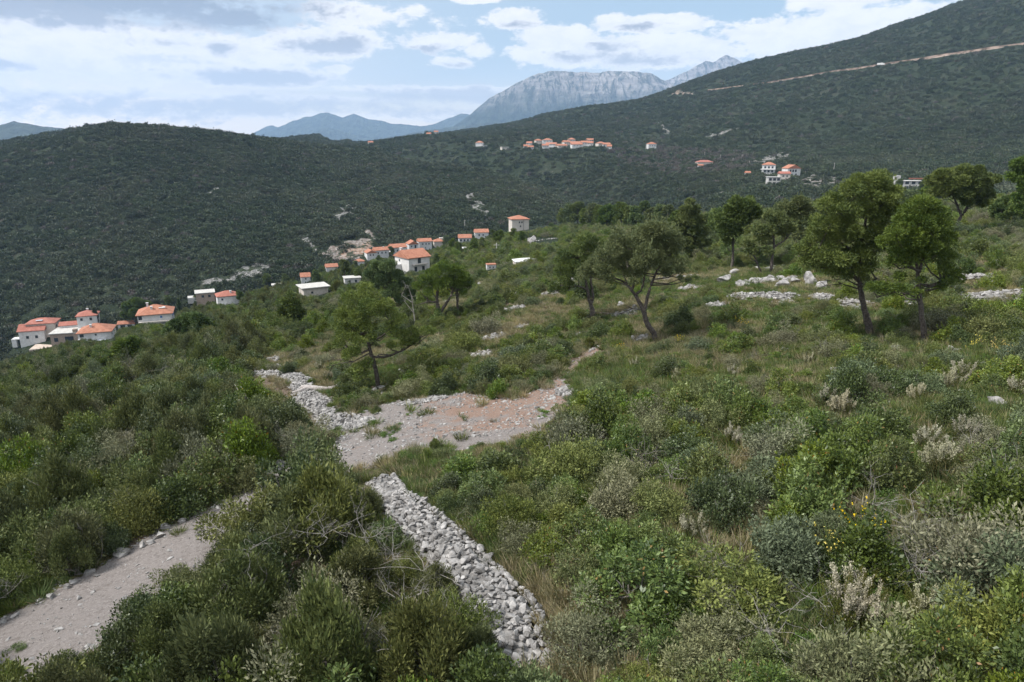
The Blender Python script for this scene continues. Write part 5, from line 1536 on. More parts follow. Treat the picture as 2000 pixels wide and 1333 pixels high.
def stone_wall(path, width, height, size, label, seed, lib=STONES2, group=None, step=None, cat='stone wall'):
    r = np.random.default_rng(seed); path = np.asarray(path, float)
    mb = MB(); seg = np.hypot(*(path[1:] - path[:-1]).T); tot = seg.sum(); cum = np.concatenate([[0], np.cumsum(seg)])
    sp = size * 1.12
    c0 = path.mean(0); z0 = float(near(*c0)) if c0[1] < 140 else float(ground(*c0))
    org = np.array([c0[0], c0[1], z0])
    cpts = np.linspace(0, tot, 60)
    ci = np.clip(np.searchsorted(cum, cpts, 'right') - 1, 0, len(seg) - 1)
    cd = (path[ci + 1] - path[ci]) / seg[ci][:, None]; cp = path[ci] + cd * (cpts - cum[ci])[:, None]; cn = np.stack([-cd[:, 1], cd[:, 0]], 1)
    prof = [(-.5, -.3), (-.46, .55), (-.2, .8), (.2, .8), (.46, .55), (.5, -.3)]
    cz = ground(cp[:, 0], cp[:, 1])
    cv_ = np.stack([np.stack([*(cp + cn * a * width).T, cz + height * h_ * np.clip((tot - cpts) / 1.6, 0, 1)], 1) - org for a, h_ in prof if True], 1)
    mb.add(cv_.reshape(-1, 3), grid_faces(60, 6), 0, .1)
    # rubble core, then faces and top laid with overlapping blocks
    for s in np.arange(-.5 * width, tot + .5 * width, sp * .5):
        i = int(np.clip(np.searchsorted(cum, s, 'right') - 1, 0, len(seg) - 1))
        d = (path[i + 1] - path[i]) / seg[i]; pc = path[i] + d * (s - cum[i]); nrm = np.array([-d[1], d[0]])
        endf = sqrt(max(1 - (max(-s, s - tot, 0) / (.55 * width)) ** 2, .02)) * min(1, .25 + .6 * max(tot - s, 0))
        hh = endf * height * (.9 + .5 * vnoise(s / 1.7, 0.5, seed)); wl = width * (.72 + .5 * np.clip(s / tot, 0, 1)) * (1 + .75 * vnoise(s / 2.1, 3.5, seed))
        zg = float(ground(pc[0], pc[1]))
        nt = max(int(round(wl / sp * 2.0)), 2)
        for b in range(nt):                               # top
            off = (b + .5) / nt - .5 + r.uniform(-.12, .12)
            p = pc + nrm * off * wl + d * r.uniform(-.3, .3) * sp
            zz = zg + hh * (1 - 1.1 * abs(off) ** 2.5 * 2) + r.uniform(-.10, .08)
            put_stone(mb, r, np.array([p[0], p[1], zz]) - org, size * r.choice([.26, .34, .44, .58], p=[.3, .3, .27, .13]), lib)
        for sd in (-.5, .5):                              # faces
            for z_ in np.arange(0, hh, size * .62):
                p = pc + nrm * (sd * (wl + .12 + .25 * (1 - z_ / hh)) + r.uniform(-.06, .06)) + d * r.uniform(-.3, .3) * sp
                put_stone(mb, r, np.array([p[0], p[1], float(ground(p[0], p[1])) + z_]) - org, size * r.choice([.3, .4, .52]), lib)
        if r.random() < .95:                              # fallen stones at the foot
            p = pc + nrm * r.choice([-1, 1]) * (wl / 2 + abs(r.normal()) * .45)
            put_stone(mb, r, np.array([p[0], p[1], float(ground(p[0], p[1])) + .05]) - org, size * r.uniform(.25, .5), lib)
    o = mb.build('dry_stone_wall', M_ROCK)
    o.location = org
    return tag(o, label, cat, group)


stone_wall(WALL, .94, .42, .25, 'thick pale dry stone wall running down from the clearing through the shrubs', 401)
stone_wall(RUB, 1.3, .35, .30, 'tumbled stone wall curving from the log to the clearing', 402, STONES1)
stone_wall(world_poly([(1440, 582), (1480, 582), (1520, 580), (1548, 588)]), 1.5, .35, .34, 'low stone wall left of the tallest pine trunk', 403, STONES1)
stone_wall(world_poly([(1605, 584), (1640, 592), (1690, 604)]), 1.5, .35, .34, 'short stone wall under the tallest pine crown', 404, STONES1)
stone_wall(world_poly([(1885, 586), (1925, 584), (1960, 577), (2030, 574)]), 1.5, .35, .34, 'stone wall at the slope edge right of the slim-trunked pine', 405, STONES1)
stone_wall(world_poly([(1010, 578), (1050, 569), (1090, 560), (1130, 548)]), .9, .5, .38, 'thin pale stone wall up the slope behind the dark pine', 406, STONES1)


def heap(px, py, wpx, hpx, size, n, label, seed, lib=STONES1, name='stone_heap', cat='stone heap'):
    r = np.random.default_rng(seed); b = at(px, py); mb = MB(); s = b[1] / F
    q = wpx * s / 2; dd = hpx * s / .30 / 2
    CLEAR.append(np.array([(px - wpx * .42, py - hpx * .7), (px + wpx * .42, py - hpx * .7), (px + wpx * .42, py + hpx * .25), (px - wpx * .42, py + hpx * .25)]))
    for _ in range(n):
        a, rr = r.uniform(0, 2 * pi), sqrt(r.random())
        x, y = b[0] + cos(a) * rr * q, b[1] + sin(a) * rr * dd
        put_stone(mb, r, np.array([x, y, float(ground(x, y)) + size * .3 + .4 * size * (1 - rr)]) - b, size * r.uniform(.35, .9), lib)
    o = mb.build(name, M_ROCK); o.location = b
    return tag(o, label, cat)


heap(963, 660, 46, 14, .34, 70, 'pale stone heap in the shrubs between clearing and dark pine', 411)
heap(941, 694, 42, 14, .28, 60, 'pale stone heap just above the green grass by the path', 412)
heap(1253, 664, 34, 12, .30, 55, 'stone heap at the foot of the forked pine', 413)
heap(1080, 916, 56, 20, .13, 130, 'patch of broken white stones amid grass below the clearing', 414)
heap(1306, 882, 46, 18, .14, 110, 'patch of broken stones right of the open grassy slope', 415)
heap(800, 722, 36, 14, .26, 45, 'small stone heap behind the round-crowned pine', 416)
heap(1228, 612, 74, 18, .22, 110, 'spread of pale stones behind the forked pine trunk', 417)
heap(1325, 985, 22, 60, .12, 120, 'narrow trail of white stones running down between shrubs', 418)
heap(1125, 655, 60, 16, .2, 60, 'stones scattered on the path below the dark pine', 419)
heap(1105, 765, 42, 26, .20, 110, 'stones piled along the right edge of the clearing', 420)
heap(540, 702, 36, 16, .34, 45, 'pale stone heap behind the round boulder', 421)
heap(700, 828, 70, 26, .17, 260, 'broad spill of stones at the lower left of the clearing', 422)
heap(825, 784, 110, 14, .15, 260, 'bank of small stones along the back of the clearing', 423)
heap(1500, 552, 110, 18, .5, 60, 'rocky bank of limestone blocks left of the tallest pine', 424)
heap(640, 940, 22, 18, .2, 30, 'stones glimpsed on the hidden bend of the track', 425)
for q_, (a_, b_, w_, h_, lb) in enumerate([(1300, 548, 60, 12, 'pale stones behind the crown edge of the forked pine'), (1352, 566, 50, 12, 'white stones between the forked pine and the conical pine'), (1660, 640, 36, 8, 'stones just left of the tallest trunk'), (1762, 600, 60, 10, 'stones between the tallest and the slim pine trunks'),
        (1078, 575, 40, 8, 'broken stones above the thin pale wall'), (1004, 604, 44, 10, 'broken stones on the slope left of the dark double-stemmed pine'), (1740, 660, 40, 8, 'flat stones in the shade between the two right pines'), (1600, 662, 26, 7, 'few stones in the herbs below the rocky bank'), (1020, 640, 30, 8, 'small stone heap left of the path'),
        (1900, 545, 80, 10, 'pale stones on the dry terrace right of the slim pine'), (1960, 520, 60, 10, 'pale stones on the dry terrace at the view edge'), (1860, 690, 30, 8, 'few pale stones under the slim pine'), (1530, 690, 24, 8, 'small stones in the open grass below the rocky bank'), (1640, 745, 26, 10, 'small stones between cream plumes and tallest pine'), (1060, 470, 70, 10, 'bare pale ground by the far lip pines'), (1400, 600, 36, 8, 'stones under the grey bush left of the rocky bank')]):
    heap(a_, b_, w_, h_, .26 if b_ > 600 else .4, 50, lb, 440 + q_)
heap(880, 590, 50, 12, .3, 40, 'pale stones behind the low forked pine', 426)


def boulder(px, py, wpx, hpx, label, seed, cuts=11):
    r = np.random.default_rng(seed); b = at(px, py); s = b[1] / F
    v, f = stone_shape(r, ICO3, cuts)
    v = v * (1 + .05 * fbm(v[:, 0] * 6, v[:, 1] * 6 + v[:, 2] * 4, seed, 3)[:, None])
    v = v / np.abs(v).max(0) * np.array([wpx * s / 2, wpx * s / 2 * .9, hpx * s * .62])
    o = MB().add(v, f, 0, r.uniform(.4, .8)).build('boulder', M_ROCK)
    o.location = b + np.array([0, 0, hpx * s * .28]); o.rotation_euler = (0, 0, r.uniform(-.6, .6))
    return tag(o, label, 'boulder')


for i, (px, py, w_, h_, lab) in enumerate([
        (1951, 797, 46, 26, 'large pale boulder at the edge of the shrubs far right'), (545, 722, 17, 14, 'round pale boulder above the tumbled stone wall'), (1580, 556, 34, 30, 'tall slanting limestone rock left of the tallest pine'), (1527, 562, 34, 18, 'rounded white boulder beside the slanting rock'),
        (1552, 554, 28, 16, 'pale boulder touching the slanting rock'), (1606, 562, 30, 16, 'low boulder right of the slanting rock'), (1415, 552, 30, 18, 'white boulder at the left end of the rocky bank'), (1447, 560, 36, 16, 'flat white rock in the rocky bank'), (1225, 618, 14, 14, 'upright pale stone left of the forked pine trunk'), (1240, 604, 16, 12, 'pale stone behind the upright stone near the forked pine'),
        (1212, 600, 20, 12, 'white stone under the dead limb of the forked pine'), (1038, 478, 22, 20, 'grey rock on the slope below the tower house'), (1940, 760, 28, 22, 'grey rock half hidden behind the large boulder'), (1916, 715, 22, 12, 'small pale rock under yellow-flowered shrubs at far right'), (1735, 672, 20, 10, 'flat stone at the foot of the tallest pine'), (1530, 640, 24, 9, 'flat pale stone in the green herbs left of the tallest pine'),
        (1086, 962, 16, 10, 'lone pale stone on the grass left of the shrub row'), (1350, 665, 14, 8, 'small stone right of the forked pine'),
        (240, 1085, 34, 18, 'long pale kerb rock beside the gravel track'), (278, 1068, 18, 16, 'upright kerb rock beside the gravel track'), (296, 1062, 18, 10, 'small brownish kerb rock next to the upright one'), (312, 1048, 26, 12, 'reddish kerb rock on the track edge'), (325, 1032, 28, 14, 'brown kerb rock highest of the big ones on the track edge'),
        (145, 1140, 26, 16, 'pale kerb rock at the lower track edge'), (175, 1122, 26, 16, 'pale kerb rock by the dead twigs on the track edge'), (130, 1150, 18, 14, 'small kerb rock at the lower track edge'), (100, 1168, 20, 12, 'low brown kerb rock near the lower track end'), (357, 1020, 20, 10, 'small kerb rock before the upper bend of the track'), (440, 982, 22, 8, 'flat kerb rock near the upper bend of the track'), (8, 1215, 24, 16, 'kerb rock at the lowest visible end of the track'), (545, 912, 26, 22, 'pale rock at the upper track bend above the big juniper'), (1490, 1022, 30, 8, 'flat pale rock on the dry grass strip'), (1370, 1085, 20, 14, 'grey stone at the lower end of the dry grass strip'), (1045, 1150, 22, 16, 'loose block right of the thick stone wall'), (1055, 1135, 16, 12, 'smaller loose block right of the thick stone wall'), (1130, 1215, 44, 26, 'weathered rock below the end of the thick stone wall')]):
    boulder(px, py, w_, h_, lab, 500 + i)

# loose stones of the clearing and the track edges: nobody could count them
r = np.random.default_rng(78)
mb = MB()
cl = world_poly([(650, 838), (680, 815), (740, 792), (800, 776), (890, 766), (1000, 778), (1058, 757), (1090, 730), (1150, 668), (1192, 672), (1125, 765), (1082, 800), (1035, 836), (960, 852), (900, 862), (830, 856), (768, 885), (690, 905), (650, 870)])
lo_, hi_ = TRACK.min(0), TRACK.max(0)
P = np.stack([r.uniform(-32, 12, 60000), r.uniform(15, 62, 60000)], 1)
dE = seg_dist(np.vstack([TRACK, TRACK[:1]]), P[:, 0], P[:, 1])
inn = inside(TRACK, P[:, 0], P[:, 1])
incl = inside(cl, P[:, 0], P[:, 1])
pr = np.where(incl, .06 + .55 * np.exp(-dE / 1.1) + .25 * (fbm(P[:, 0] / 3, P[:, 1] / 3, 66, 2) > .1), np.where(inn, .05 + .40 * np.exp(-dE / .35), .10 * np.exp(-dE / .4)))
P = P[r.random(len(P)) < pr * 1.9]
for (x, y) in P[:12000]:
    put_stone(mb, r, np.array([x, y, float(near(x, y)) + .01]), r.choice([.04, .05, .07, .09, .13], p=[.32, .28, .22, .12, .06]), STONES1)
Q = np.stack([r.uniform(-70, 80, 30000), r.uniform(12, 120, 30000)], 1)
g_ = fbm(Q[:, 0] / 8, Q[:, 1] / 8, 141, 3)
okq = (g_ > .34) & ~inside(TRACK, Q[:, 0], Q[:, 1]) & ~inside(LP, Q[:, 0], Q[:, 1]) & (np.abs(Q[:, 0] / Q[:, 1]) < .85) & (r.random(len(Q)) < .75)
for (x, y) in Q[okq]:
    put_stone(mb, r, np.array([x, y, float(near(x, y)) + .06]), r.choice([.10, .16, .26, .42], p=[.35, .3, .22, .13]) * (1 + .5 * (y > 55)), STONES1)
tag(mb.build('rubble', M_ROCK), kind='stuff')

# ------------------------------------------------------------------ fallen log, brush heap, dead branches
b = at(608, 766); Yl = b[1]


def wl(px, py, dy=0):
    u, t = pix(px, py)
    return np.array([float(u) * (Yl + dy), Yl + dy, float(t) * (Yl + dy)]) - b


root = tag(empty('fallen_log', b), 'bleached fallen log with broken limb lying across the stone wall', 'log')
M_LOG = plain_mat('bleached_log', (0.33, 0.295, 0.275), (0.46, 0.42, 0.40), 5, .9, .5)
MB().tube([wl(588, 757), wl(604, 758), wl(620, 760), wl(640, 762), wl(652, 759), wl(664, 757), wl(676, 757)], [.19, .23, .25, .26, .22, .16, .1], 10).build('trunk', M_LOG, root, True)
MB().tube([wl(600, 758), wl(588, 763, -.4), wl(570, 769, -.9)], [.17, .16, .15], 8).build('limb', M_LOG, root, True)
MB().tube([wl(655, 757), wl(660, 751, .2), wl(664, 746, .3)], [.1, .07, .04], 6).build('limb', M_LOG, root, True)
b = at(500, 815)
root = tag(empty('brush_heap', b), 'heap of grey dead brushwood with a bleached root on top', 'brush heap')
r = np.random.default_rng(80); mb = MB()
for _ in range(420):
    a = r.uniform(0, 2 * pi); q = sqrt(r.random()) * 1.15
    p = np.array([cos(a) * q, sin(a) * q * 1.2, (1.2 - q) * r.uniform(.3, 1.3)])
    d = unit(r.normal(size=3) * np.array([1, 1, .6])); l = r.uniform(.4, 1.1)
    mb.tube([p - d * l / 2, p + r.normal(size=3) * .08, p + d * l / 2], [.010, .012, .006], 3, 0, r.random())
mb.build('twigs', plain_mat('dead_brushwood', (0.17, 0.145, 0.13), (0.27, 0.24, 0.22), 4, .9), root)
mb = MB(); branch_tubes(mb, r, 6, 1.3, .07, 1, .3, (-.35, -.2, 1.35)); mb.build('root', M_DEAD, root)


def dead_branches(px, py, size, lab, seed, n=5, up=.3, lv=2):
    r = np.random.default_rng(seed); b = at(px, py)
    mb = MB(); branch_tubes(mb, r, n, size * .85, .0085, lv + 1, up)
    o = mb.build('dead_shrub', M_DTWIG); o.location = b
    return tag(o, lab, 'dead shrub')


for i, (px, py, s_, lab, n, lift) in enumerate([
        (500, 1205, 1.3, 'bleached dead branches crowning the scrub left of the thick stone wall', 7, 2.3), (830, 1170, 1.6, 'tangle of grey dead branches against the thick stone wall', 12, 1.0), (640, 1065, 1.0, 'small bleached branches in the scrub below the track bend', 5, 1.9),
        (1840, 1090, 1.3, 'pale dead twigs sprawling right of the yellow-flowered bush', 12, .3), (1440, 1130, 1.2, 'upright bare grey twigs beside the dry grass strip', 10, .1), (1620, 1225, 1.1, 'bare grey stems rising behind the cream heather', 9, .2), (1400, 985, 1.2, 'spindly bare stems among dark shrubs in the lower middle', 6, .4),
        (1700, 1010, 1.3, 'bare upright stems in the arbutus thicket', 7, .4), (1900, 900, 1.4, 'grey dead branches lying between shrubs at far right', 10, .2), (1130, 1160, .9, 'grey brushwood right of the loose blocks', 10, .1), (10, 1195, 1.3, 'grey dead branch arching at the lower end of the track', 5, .6), (90, 1130, .9, 'pale dead twigs by the kerb rocks', 10, .3),
        (790, 1230, 1.4, 'grey tangled branches under the bright shrub near the wall foot', 10, 1.0), (1490, 905, 1.1, 'grey bare bush left of the olive shrub', 12, .3), (1665, 935, .8, 'reddish-grey brush pile among the arbutus', 16, .2), (380, 870, 1.0, 'bleached twigs poking out of the dense scrub', 5, 2.0), (205, 775, 1.2, 'bleached twigs high in the scrub under the hamlet', 5, 2.0),
        (720, 1105, 1.3, 'mass of grey dead branches below the upper end of the thick wall', 14, 1.0), (770, 1115, 1.2, 'grey dead branches leaning on the side of the thick wall', 12, .6), (640, 1150, 1.1, 'pale bare twigs between two junipers left of the wall', 8, 1.9), (430, 1110, .9, 'grey twigs over the shrubs below the kerb rocks', 6, 1.7),
        (880, 1260, 1.2, 'tangled grey twigs by the lower part of the thick wall', 12, .5), (620, 1310, 1.2, 'grey bare twigs at the bottom edge among junipers', 9, 1.3), (760, 1320, 1.2, 'grey brush at the bottom edge left of the wall foot', 12, .8), (1390, 1160, 1.2, 'bare grey shrub left of the blue-green bush', 12, .5),
        (1500, 1260, 1.2, 'bare grey stems at the bottom centre-right thicket', 12, .4), (1310, 960, 1.0, 'bare thin stems by the white stone trail', 7, .5), (1770, 1065, 1.2, 'spreading bare grey branches above the yellow broom', 12, .6), (1780, 1150, 1.2, 'grey bare twigs between broom and grey sage', 12, .5), (1090, 1110, .9, 'grey twigs on dry grass right of the wall', 8, .2),
        (1950, 950, 1.2, 'grey bare branches at the right edge of the view', 9, .5), (1260, 870, .9, 'thin bare stems in the open grassy slope', 7, .4), (1150, 900, .8, 'bare twigs beside the broken white stones', 6, .3), (560, 880, 1.0, 'grey twigs by the dark bush near the clearing', 8, .9), (320, 760, 1.2, 'grey twigs in the upper dense scrub', 6, 2.0), (110, 880, 1.2, 'pale twigs in the lower dense scrub', 6, 1.9), (270, 930, 1.1, 'pale bare twigs above the kerb rocks', 7, 1.9)]):
    o = dead_branches(px, py, s_, lab, 600 + i, n)
    o.location.z += lift

# ------------------------------------------------------------------ bushes: the 300 that show largest are things, the rest is one mass
HIDDEN_OK = {(541, 570), (597, 548), (648, 530), (910, 494), (1187, 476), (1028, 520)}
for (hx_, hy_), hw_ in HOUSE_W.items():
    if (hx_, hy_) not in HIDDEN_OK:
        CLEAR.append(np.array([(hx_ - hw_ * .5, hy_ - hw_ * .45), (hx_ + hw_ * .5, hy_ - hw_ * .5), (hx_ + hw_ * .45, hy_ - hw_ * .07), (hx_ - hw_ * .45, hy_ - hw_ * .05)]))


sx, sy, sz, sk, srad, shs, stall, r = zone_shrubs()
print('bushes', len(sx))
kids_of = {'juniper': 1, 'oak': 1}
KLAB = {'juniper': 'feathery olive-green juniper', 'oak': 'dark green rounded bush', 'arbutus': 'glossy bright green arbutus', 'mastic': 'mid-green leafy bush', 'sage': 'grey-green soft bush', 'blue': 'blue-green leafy bush',
        'bare': 'sparse grey twiggy bush', 'heather': 'cream-plumed heather', 'broom': 'yellow-flowered thin broom'}
KNAME = {'juniper': 'juniper_shrub', 'oak': 'evergreen_shrub', 'arbutus': 'arbutus_shrub', 'mastic': 'mastic_shrub', 'sage': 'grey_shrub', 'blue': 'blue_green_shrub', 'bare': 'twiggy_shrub', 'heather': 'heather', 'broom': 'broom_shrub'}
LANDMARKS = [((741, 757), 'the round-crowned pine'), ((1284, 668), 'the forked pine'), ((1157, 630), 'the dark double-stemmed pine'), ((1703, 657), 'the tallest pine'), ((1807, 671), 'the slim olive pine'), ((610, 762), 'the fallen log'), ((500, 790), 'the brush heap'),
             ((760, 935), 'the thick-wall upper end'), ((900, 1080), 'the thick-wall middle'), ((1040, 1230), 'the thick-wall foot'), ((60, 1240), 'the lower track end'), ((300, 1060), 'the kerb rocks of the track'), ((520, 945), 'the upper bend of the track'),
             ((680, 880), 'the gravel clearing'), ((1100, 760), 'the red path'), ((1080, 915), 'the broken white stones'), ((1306, 882), 'the grassy slope stones'), ((1951, 797), 'the large pale boulder'), ((1430, 1055), 'the dry grass strip'), ((1840, 1090), 'the sprawling dead twigs'),
             ((1640, 1240), 'the bare stems behind heather'), ((1580, 556), 'the slanting limestone rock'), ((375, 668), 'the broad low pine bush'), ((250, 716), 'the round hamlet pine'), ((500, 1150), 'the bleached branches'), ((1325, 985), 'the white stone trail'),
             ((830, 1170), 'the branches against the wall'), ((860, 628), 'the low black-trunked pine'), ((965, 660), 'the stone heap above the clearing'), ((1920, 1250), 'the lower right corner'), ((250, 1300), 'the lower left corner'), ((1250, 1250), 'the thicket beyond the wall foot'), ((1700, 1010), 'the bare arbutus-thicket stems'), ((300, 850), 'the middle left scrub'), ((120, 950), 'the lower left scrub')]
# bushes that the photograph shows in particular places
HAND = [(1640, 1230, 'heather', .85, 0), (1660, 1190, 'heather', .75, 1), (1790, 1225, 'heather', .7, 2), (1830, 930, 'heather', .75, 0), (1700, 1215, 'heather', .6, 1), (1850, 905, 'heather', .6, 2), (1880, 870, 'heather', .7, 0), (1810, 880, 'heather', .65, 1), (1640, 815, 'heather', .75, 2), (1610, 800, 'heather', .7, 0), (1880, 750, 'heather', .75, 1), (1850, 765, 'heather', .7, 2),
        (1425, 870, 'heather', .6, 0), (1350, 1050, 'heather', .55, 1), (1320, 745, 'heather', .5, 2), (1430, 740, 'heather', .5, 0), (1990, 780, 'heather', .7, 1), (1790, 790, 'heather', .6, 0), (1580, 715, 'heather', .5, 2), (1240, 720, 'heather', .5, 1), (640, 745, 'heather', .6, 0), (625, 725, 'heather', .6, 2),
        (1640, 1110, 'broom', 1.0, 0), (1690, 1060, 'broom', .9, 1), (1860, 1150, 'broom', .8, 0), (1620, 1090, 'broom', .8, 1), (1800, 685, 'broom', .8, 0), (1450, 640, 'broom', .7, 1), (1330, 675, 'broom', .7, 0), (1960, 700, 'broom', .8, 1), (1900, 690, 'broom', .8, 0), (1580, 590, 'broom', .8, 0),
        (945, 762, 'oak', 1.35, 0), (955, 752, 'oak', 1.25, 2), (660, 780, 'oak', .75, 1), (575, 815, 'oak', 1.15, 0), (605, 875, 'sage', 1.6, 0), (590, 885, 'sage', 1.2, 1), (640, 900, 'juniper', .8, 0), (735, 805, 'oak', .5, 1), (815, 895, 'mastic', 1.0, 0), (865, 900, 'mastic', .9, 1), (940, 880, 'oak', .8, 2), (850, 880, 'juniper', .6, 0),
        (1300, 690, 'oak', .9, 1), (1340, 640, 'oak', 1.2, 0), (1310, 635, 'mastic', 1.0, 1), (1440, 610, 'sage', 1.6, 0), (1200, 625, 'oak', .8, 1), (1560, 620, 'sage', 1.5, 1), (1150, 680, 'juniper', .8, 1),
        (1660, 1130, 'oak', 1.2, 0), (1560, 1120, 'blue', 1.15, 0), (1600, 1010, 'arbutus', 1.3, 0), (1570, 970, 'arbutus', 1.2, 1), (1700, 860, 'oak', 1.2, 1), (1680, 900, 'arbutus', 1.1, 1), (1210, 1010, 'sage', 1.2, 1), (1000, 1040, 'mastic', 1.1, 1), (1890, 1130, 'sage', 1.6, 0), (1950, 1050, 'oak', 1.5, 2), (1960, 1180, 'blue', 1.4, 1), (1150, 1300, 'sage', 1.2, 0), (1290, 1090, 'arbutus', 1.0, 0),
        (640, 1075, 'juniper', 1.9, 0), (590, 1090, 'juniper', 1.6, 1), (680, 1020, 'juniper', 1.3, 2), (560, 1045, 'oak', 1.3, 1), (720, 1010, 'juniper', 1.3, 0), (700, 1180, 'juniper', 1.1, 1), (700, 1150, 'juniper', 1.0, 2), (850, 1180, 'juniper', .75, 0), (935, 1310, 'juniper', 1.0, 1), (800, 1280, 'arbutus', .8, 1), (600, 1290, 'sage', 1.4, 0), (610, 1220, 'sage', 1.2, 1), (480, 1230, 'juniper', 1.5, 2), (470, 1150, 'juniper', 1.4, 0),
        (330, 1290, 'juniper', 1.1, 1), (420, 1330, 'juniper', 1.0, 0), (380, 1240, 'oak', 1.2, 0), (300, 1210, 'oak', .9, 1), (120, 1330, 'oak', .7, 2), (20, 1325, 'arbutus', .8, 0), (1300, 1010, 'mastic', 1.1, 2), (1080, 1000, 'mastic', .9, 0), (1400, 950, 'arbutus', 1.1, 0), (1480, 985, 'blue', 1.1, 1)]
hx, hy, hz, hk, hr, hv = [], [], [], [], [], []
for (px, py, kd, rad, v) in HAND:
    p = at(px, py); hx.append(p[0]); hy.append(p[1]); hz.append(p[2]); hk.append(kd); hr.append(rad * (1.08 if kd == 'heather' else 1)); hv.append(v)
hx, hy, hz, hr = map(np.array, (hx, hy, hz, hr))
for _ in range(8):                                  # a measured bush may not cover the open parts either
    bad = hides(hx, hy, hz, hr * np.where(np.array(hk) == 'juniper', 1.7, 1.15), hr)
    hr = np.where(bad & (hr > .4), hr * .86, hr)
far_ok = np.ones(len(sx), bool)
for a, b_, c_ in zip(hx, hy, hr):
    far_ok &= np.hypot(sx - a, sy - b_) > .55 * (c_ + srad)
# keep the sight line to the flowering and measured bushes open
sx, sy, sz, sk, srad, shs, stall = (q[far_ok] for q in (sx, sy, sz, sk, srad, shs, stall))
hpx, hpy = proj(hx, hy, np.array(hz) + .5 * hr)
bl = np.zeros(len(sx), bool)
spx, spy = proj(sx, sy, sz + 1.15 * srad * shs)
sR = srad * F / sy
for a, b_, yy, kd in zip(hpx, hpy, hy, hk):
    if kd in ('heather', 'broom'):
        bl |= (np.abs(spx - a) < sR * .75 + 8) & (spy < b_ + 12) & (spy > b_ - 130) & (sy < yy + .2)
sx, sy, sz, sk, srad, shs, stall = (q[~bl] for q in (sx, sy, sz, sk, srad, shs, stall))
X = np.concatenate([hx, sx]); Y_ = np.concatenate([hy, sy]); Z = np.concatenate([hz, sz]); K_ = np.concatenate([np.array(hk, object), sk]); R = np.concatenate([hr, srad])
H_ = np.concatenate([np.where(np.array(hk) == 'heather', 1.3, 1.05), shs])
VAR = np.concatenate([np.array(hv), r.integers(0, 100, len(sx))])
RZ = r.uniform(0, 2 * pi, len(X))
px_, py_ = proj(X, Y_, Z + .5 * R)
vis = (px_ > -20) & (px_ < 2020) & (py_ > 150) & (py_ < 1350)
score = np.where(vis, R * F / Y_, 0.0)
score[:len(hx)] += 1000
N_IND = 290
big = np.argsort(-score)[:N_IND]
protos = {}
for kd in KNAME:
    for v, parts in enumerate(PLANT[kd]):
        protos[(kd, v)] = parts
lab_used = {}
order = {}
recs = []
LM = np.array([l[0] for l in LANDMARKS], float)
for i in big:
    d = np.hypot(LM[:, 0] - px_[i], (LM[:, 1] - py_[i]) * 1.2); j = int(np.argmin(d))
    recs.append((K_[i], j, d[j], i))
byk = {}
for kd, j, d, i in recs:
    dx, dy = px_[i] - LM[j, 0], py_[i] - LM[j, 1]
    side = ('right of' if dx > 0 else 'left of') if abs(dx) > abs(dy) * 1.2 else ('below' if dy > 0 else 'above')
    byk.setdefault((kd, j, side), []).append((d, i))
ORD = ['', 'second closest ', 'third closest ', 'fourth closest ', 'fifth closest ', 'sixth closest ', 'seventh closest ', 'eighth closest ']
label_of = {}
for (kd, j, side), lst in byk.items():
    lst.sort()
    for q, (d, i) in enumerate(lst):
        if len(lst) == 1: label_of[i] = f"{KLAB[kd]} {side} {LANDMARKS[j][1]}"
        else: label_of[i] = f"{KLAB[kd]}, {ORD[q] if q else 'closest '}such {side} {LANDMARKS[j][1]}"
SRC = {}
for i in big:
    kd = K_[i]; v = int(VAR[i]) % len(PLANT[kd])
    root = empty(KNAME[kd], (X[i], Y_[i], Z[i] - .05), RZ[i])
    root.scale = (R[i], R[i], R[i] * H_[i])
    tag(root, label_of[i], 'heather' if kd == 'heather' else 'shrub', KLAB[kd] + ' on the slope')
    for nm, me in PLANT[kd][v]:
        o = link(nm, me, root)
        SRC.setdefault((kd, v, nm), o)


def src_of(kd, v):
    out = []
    for nm, me in PLANT[kd][v]:
        if (kd, v, nm) not in SRC:
            root = None
            return None
        out.append(SRC[(kd, v, nm)])
    return out


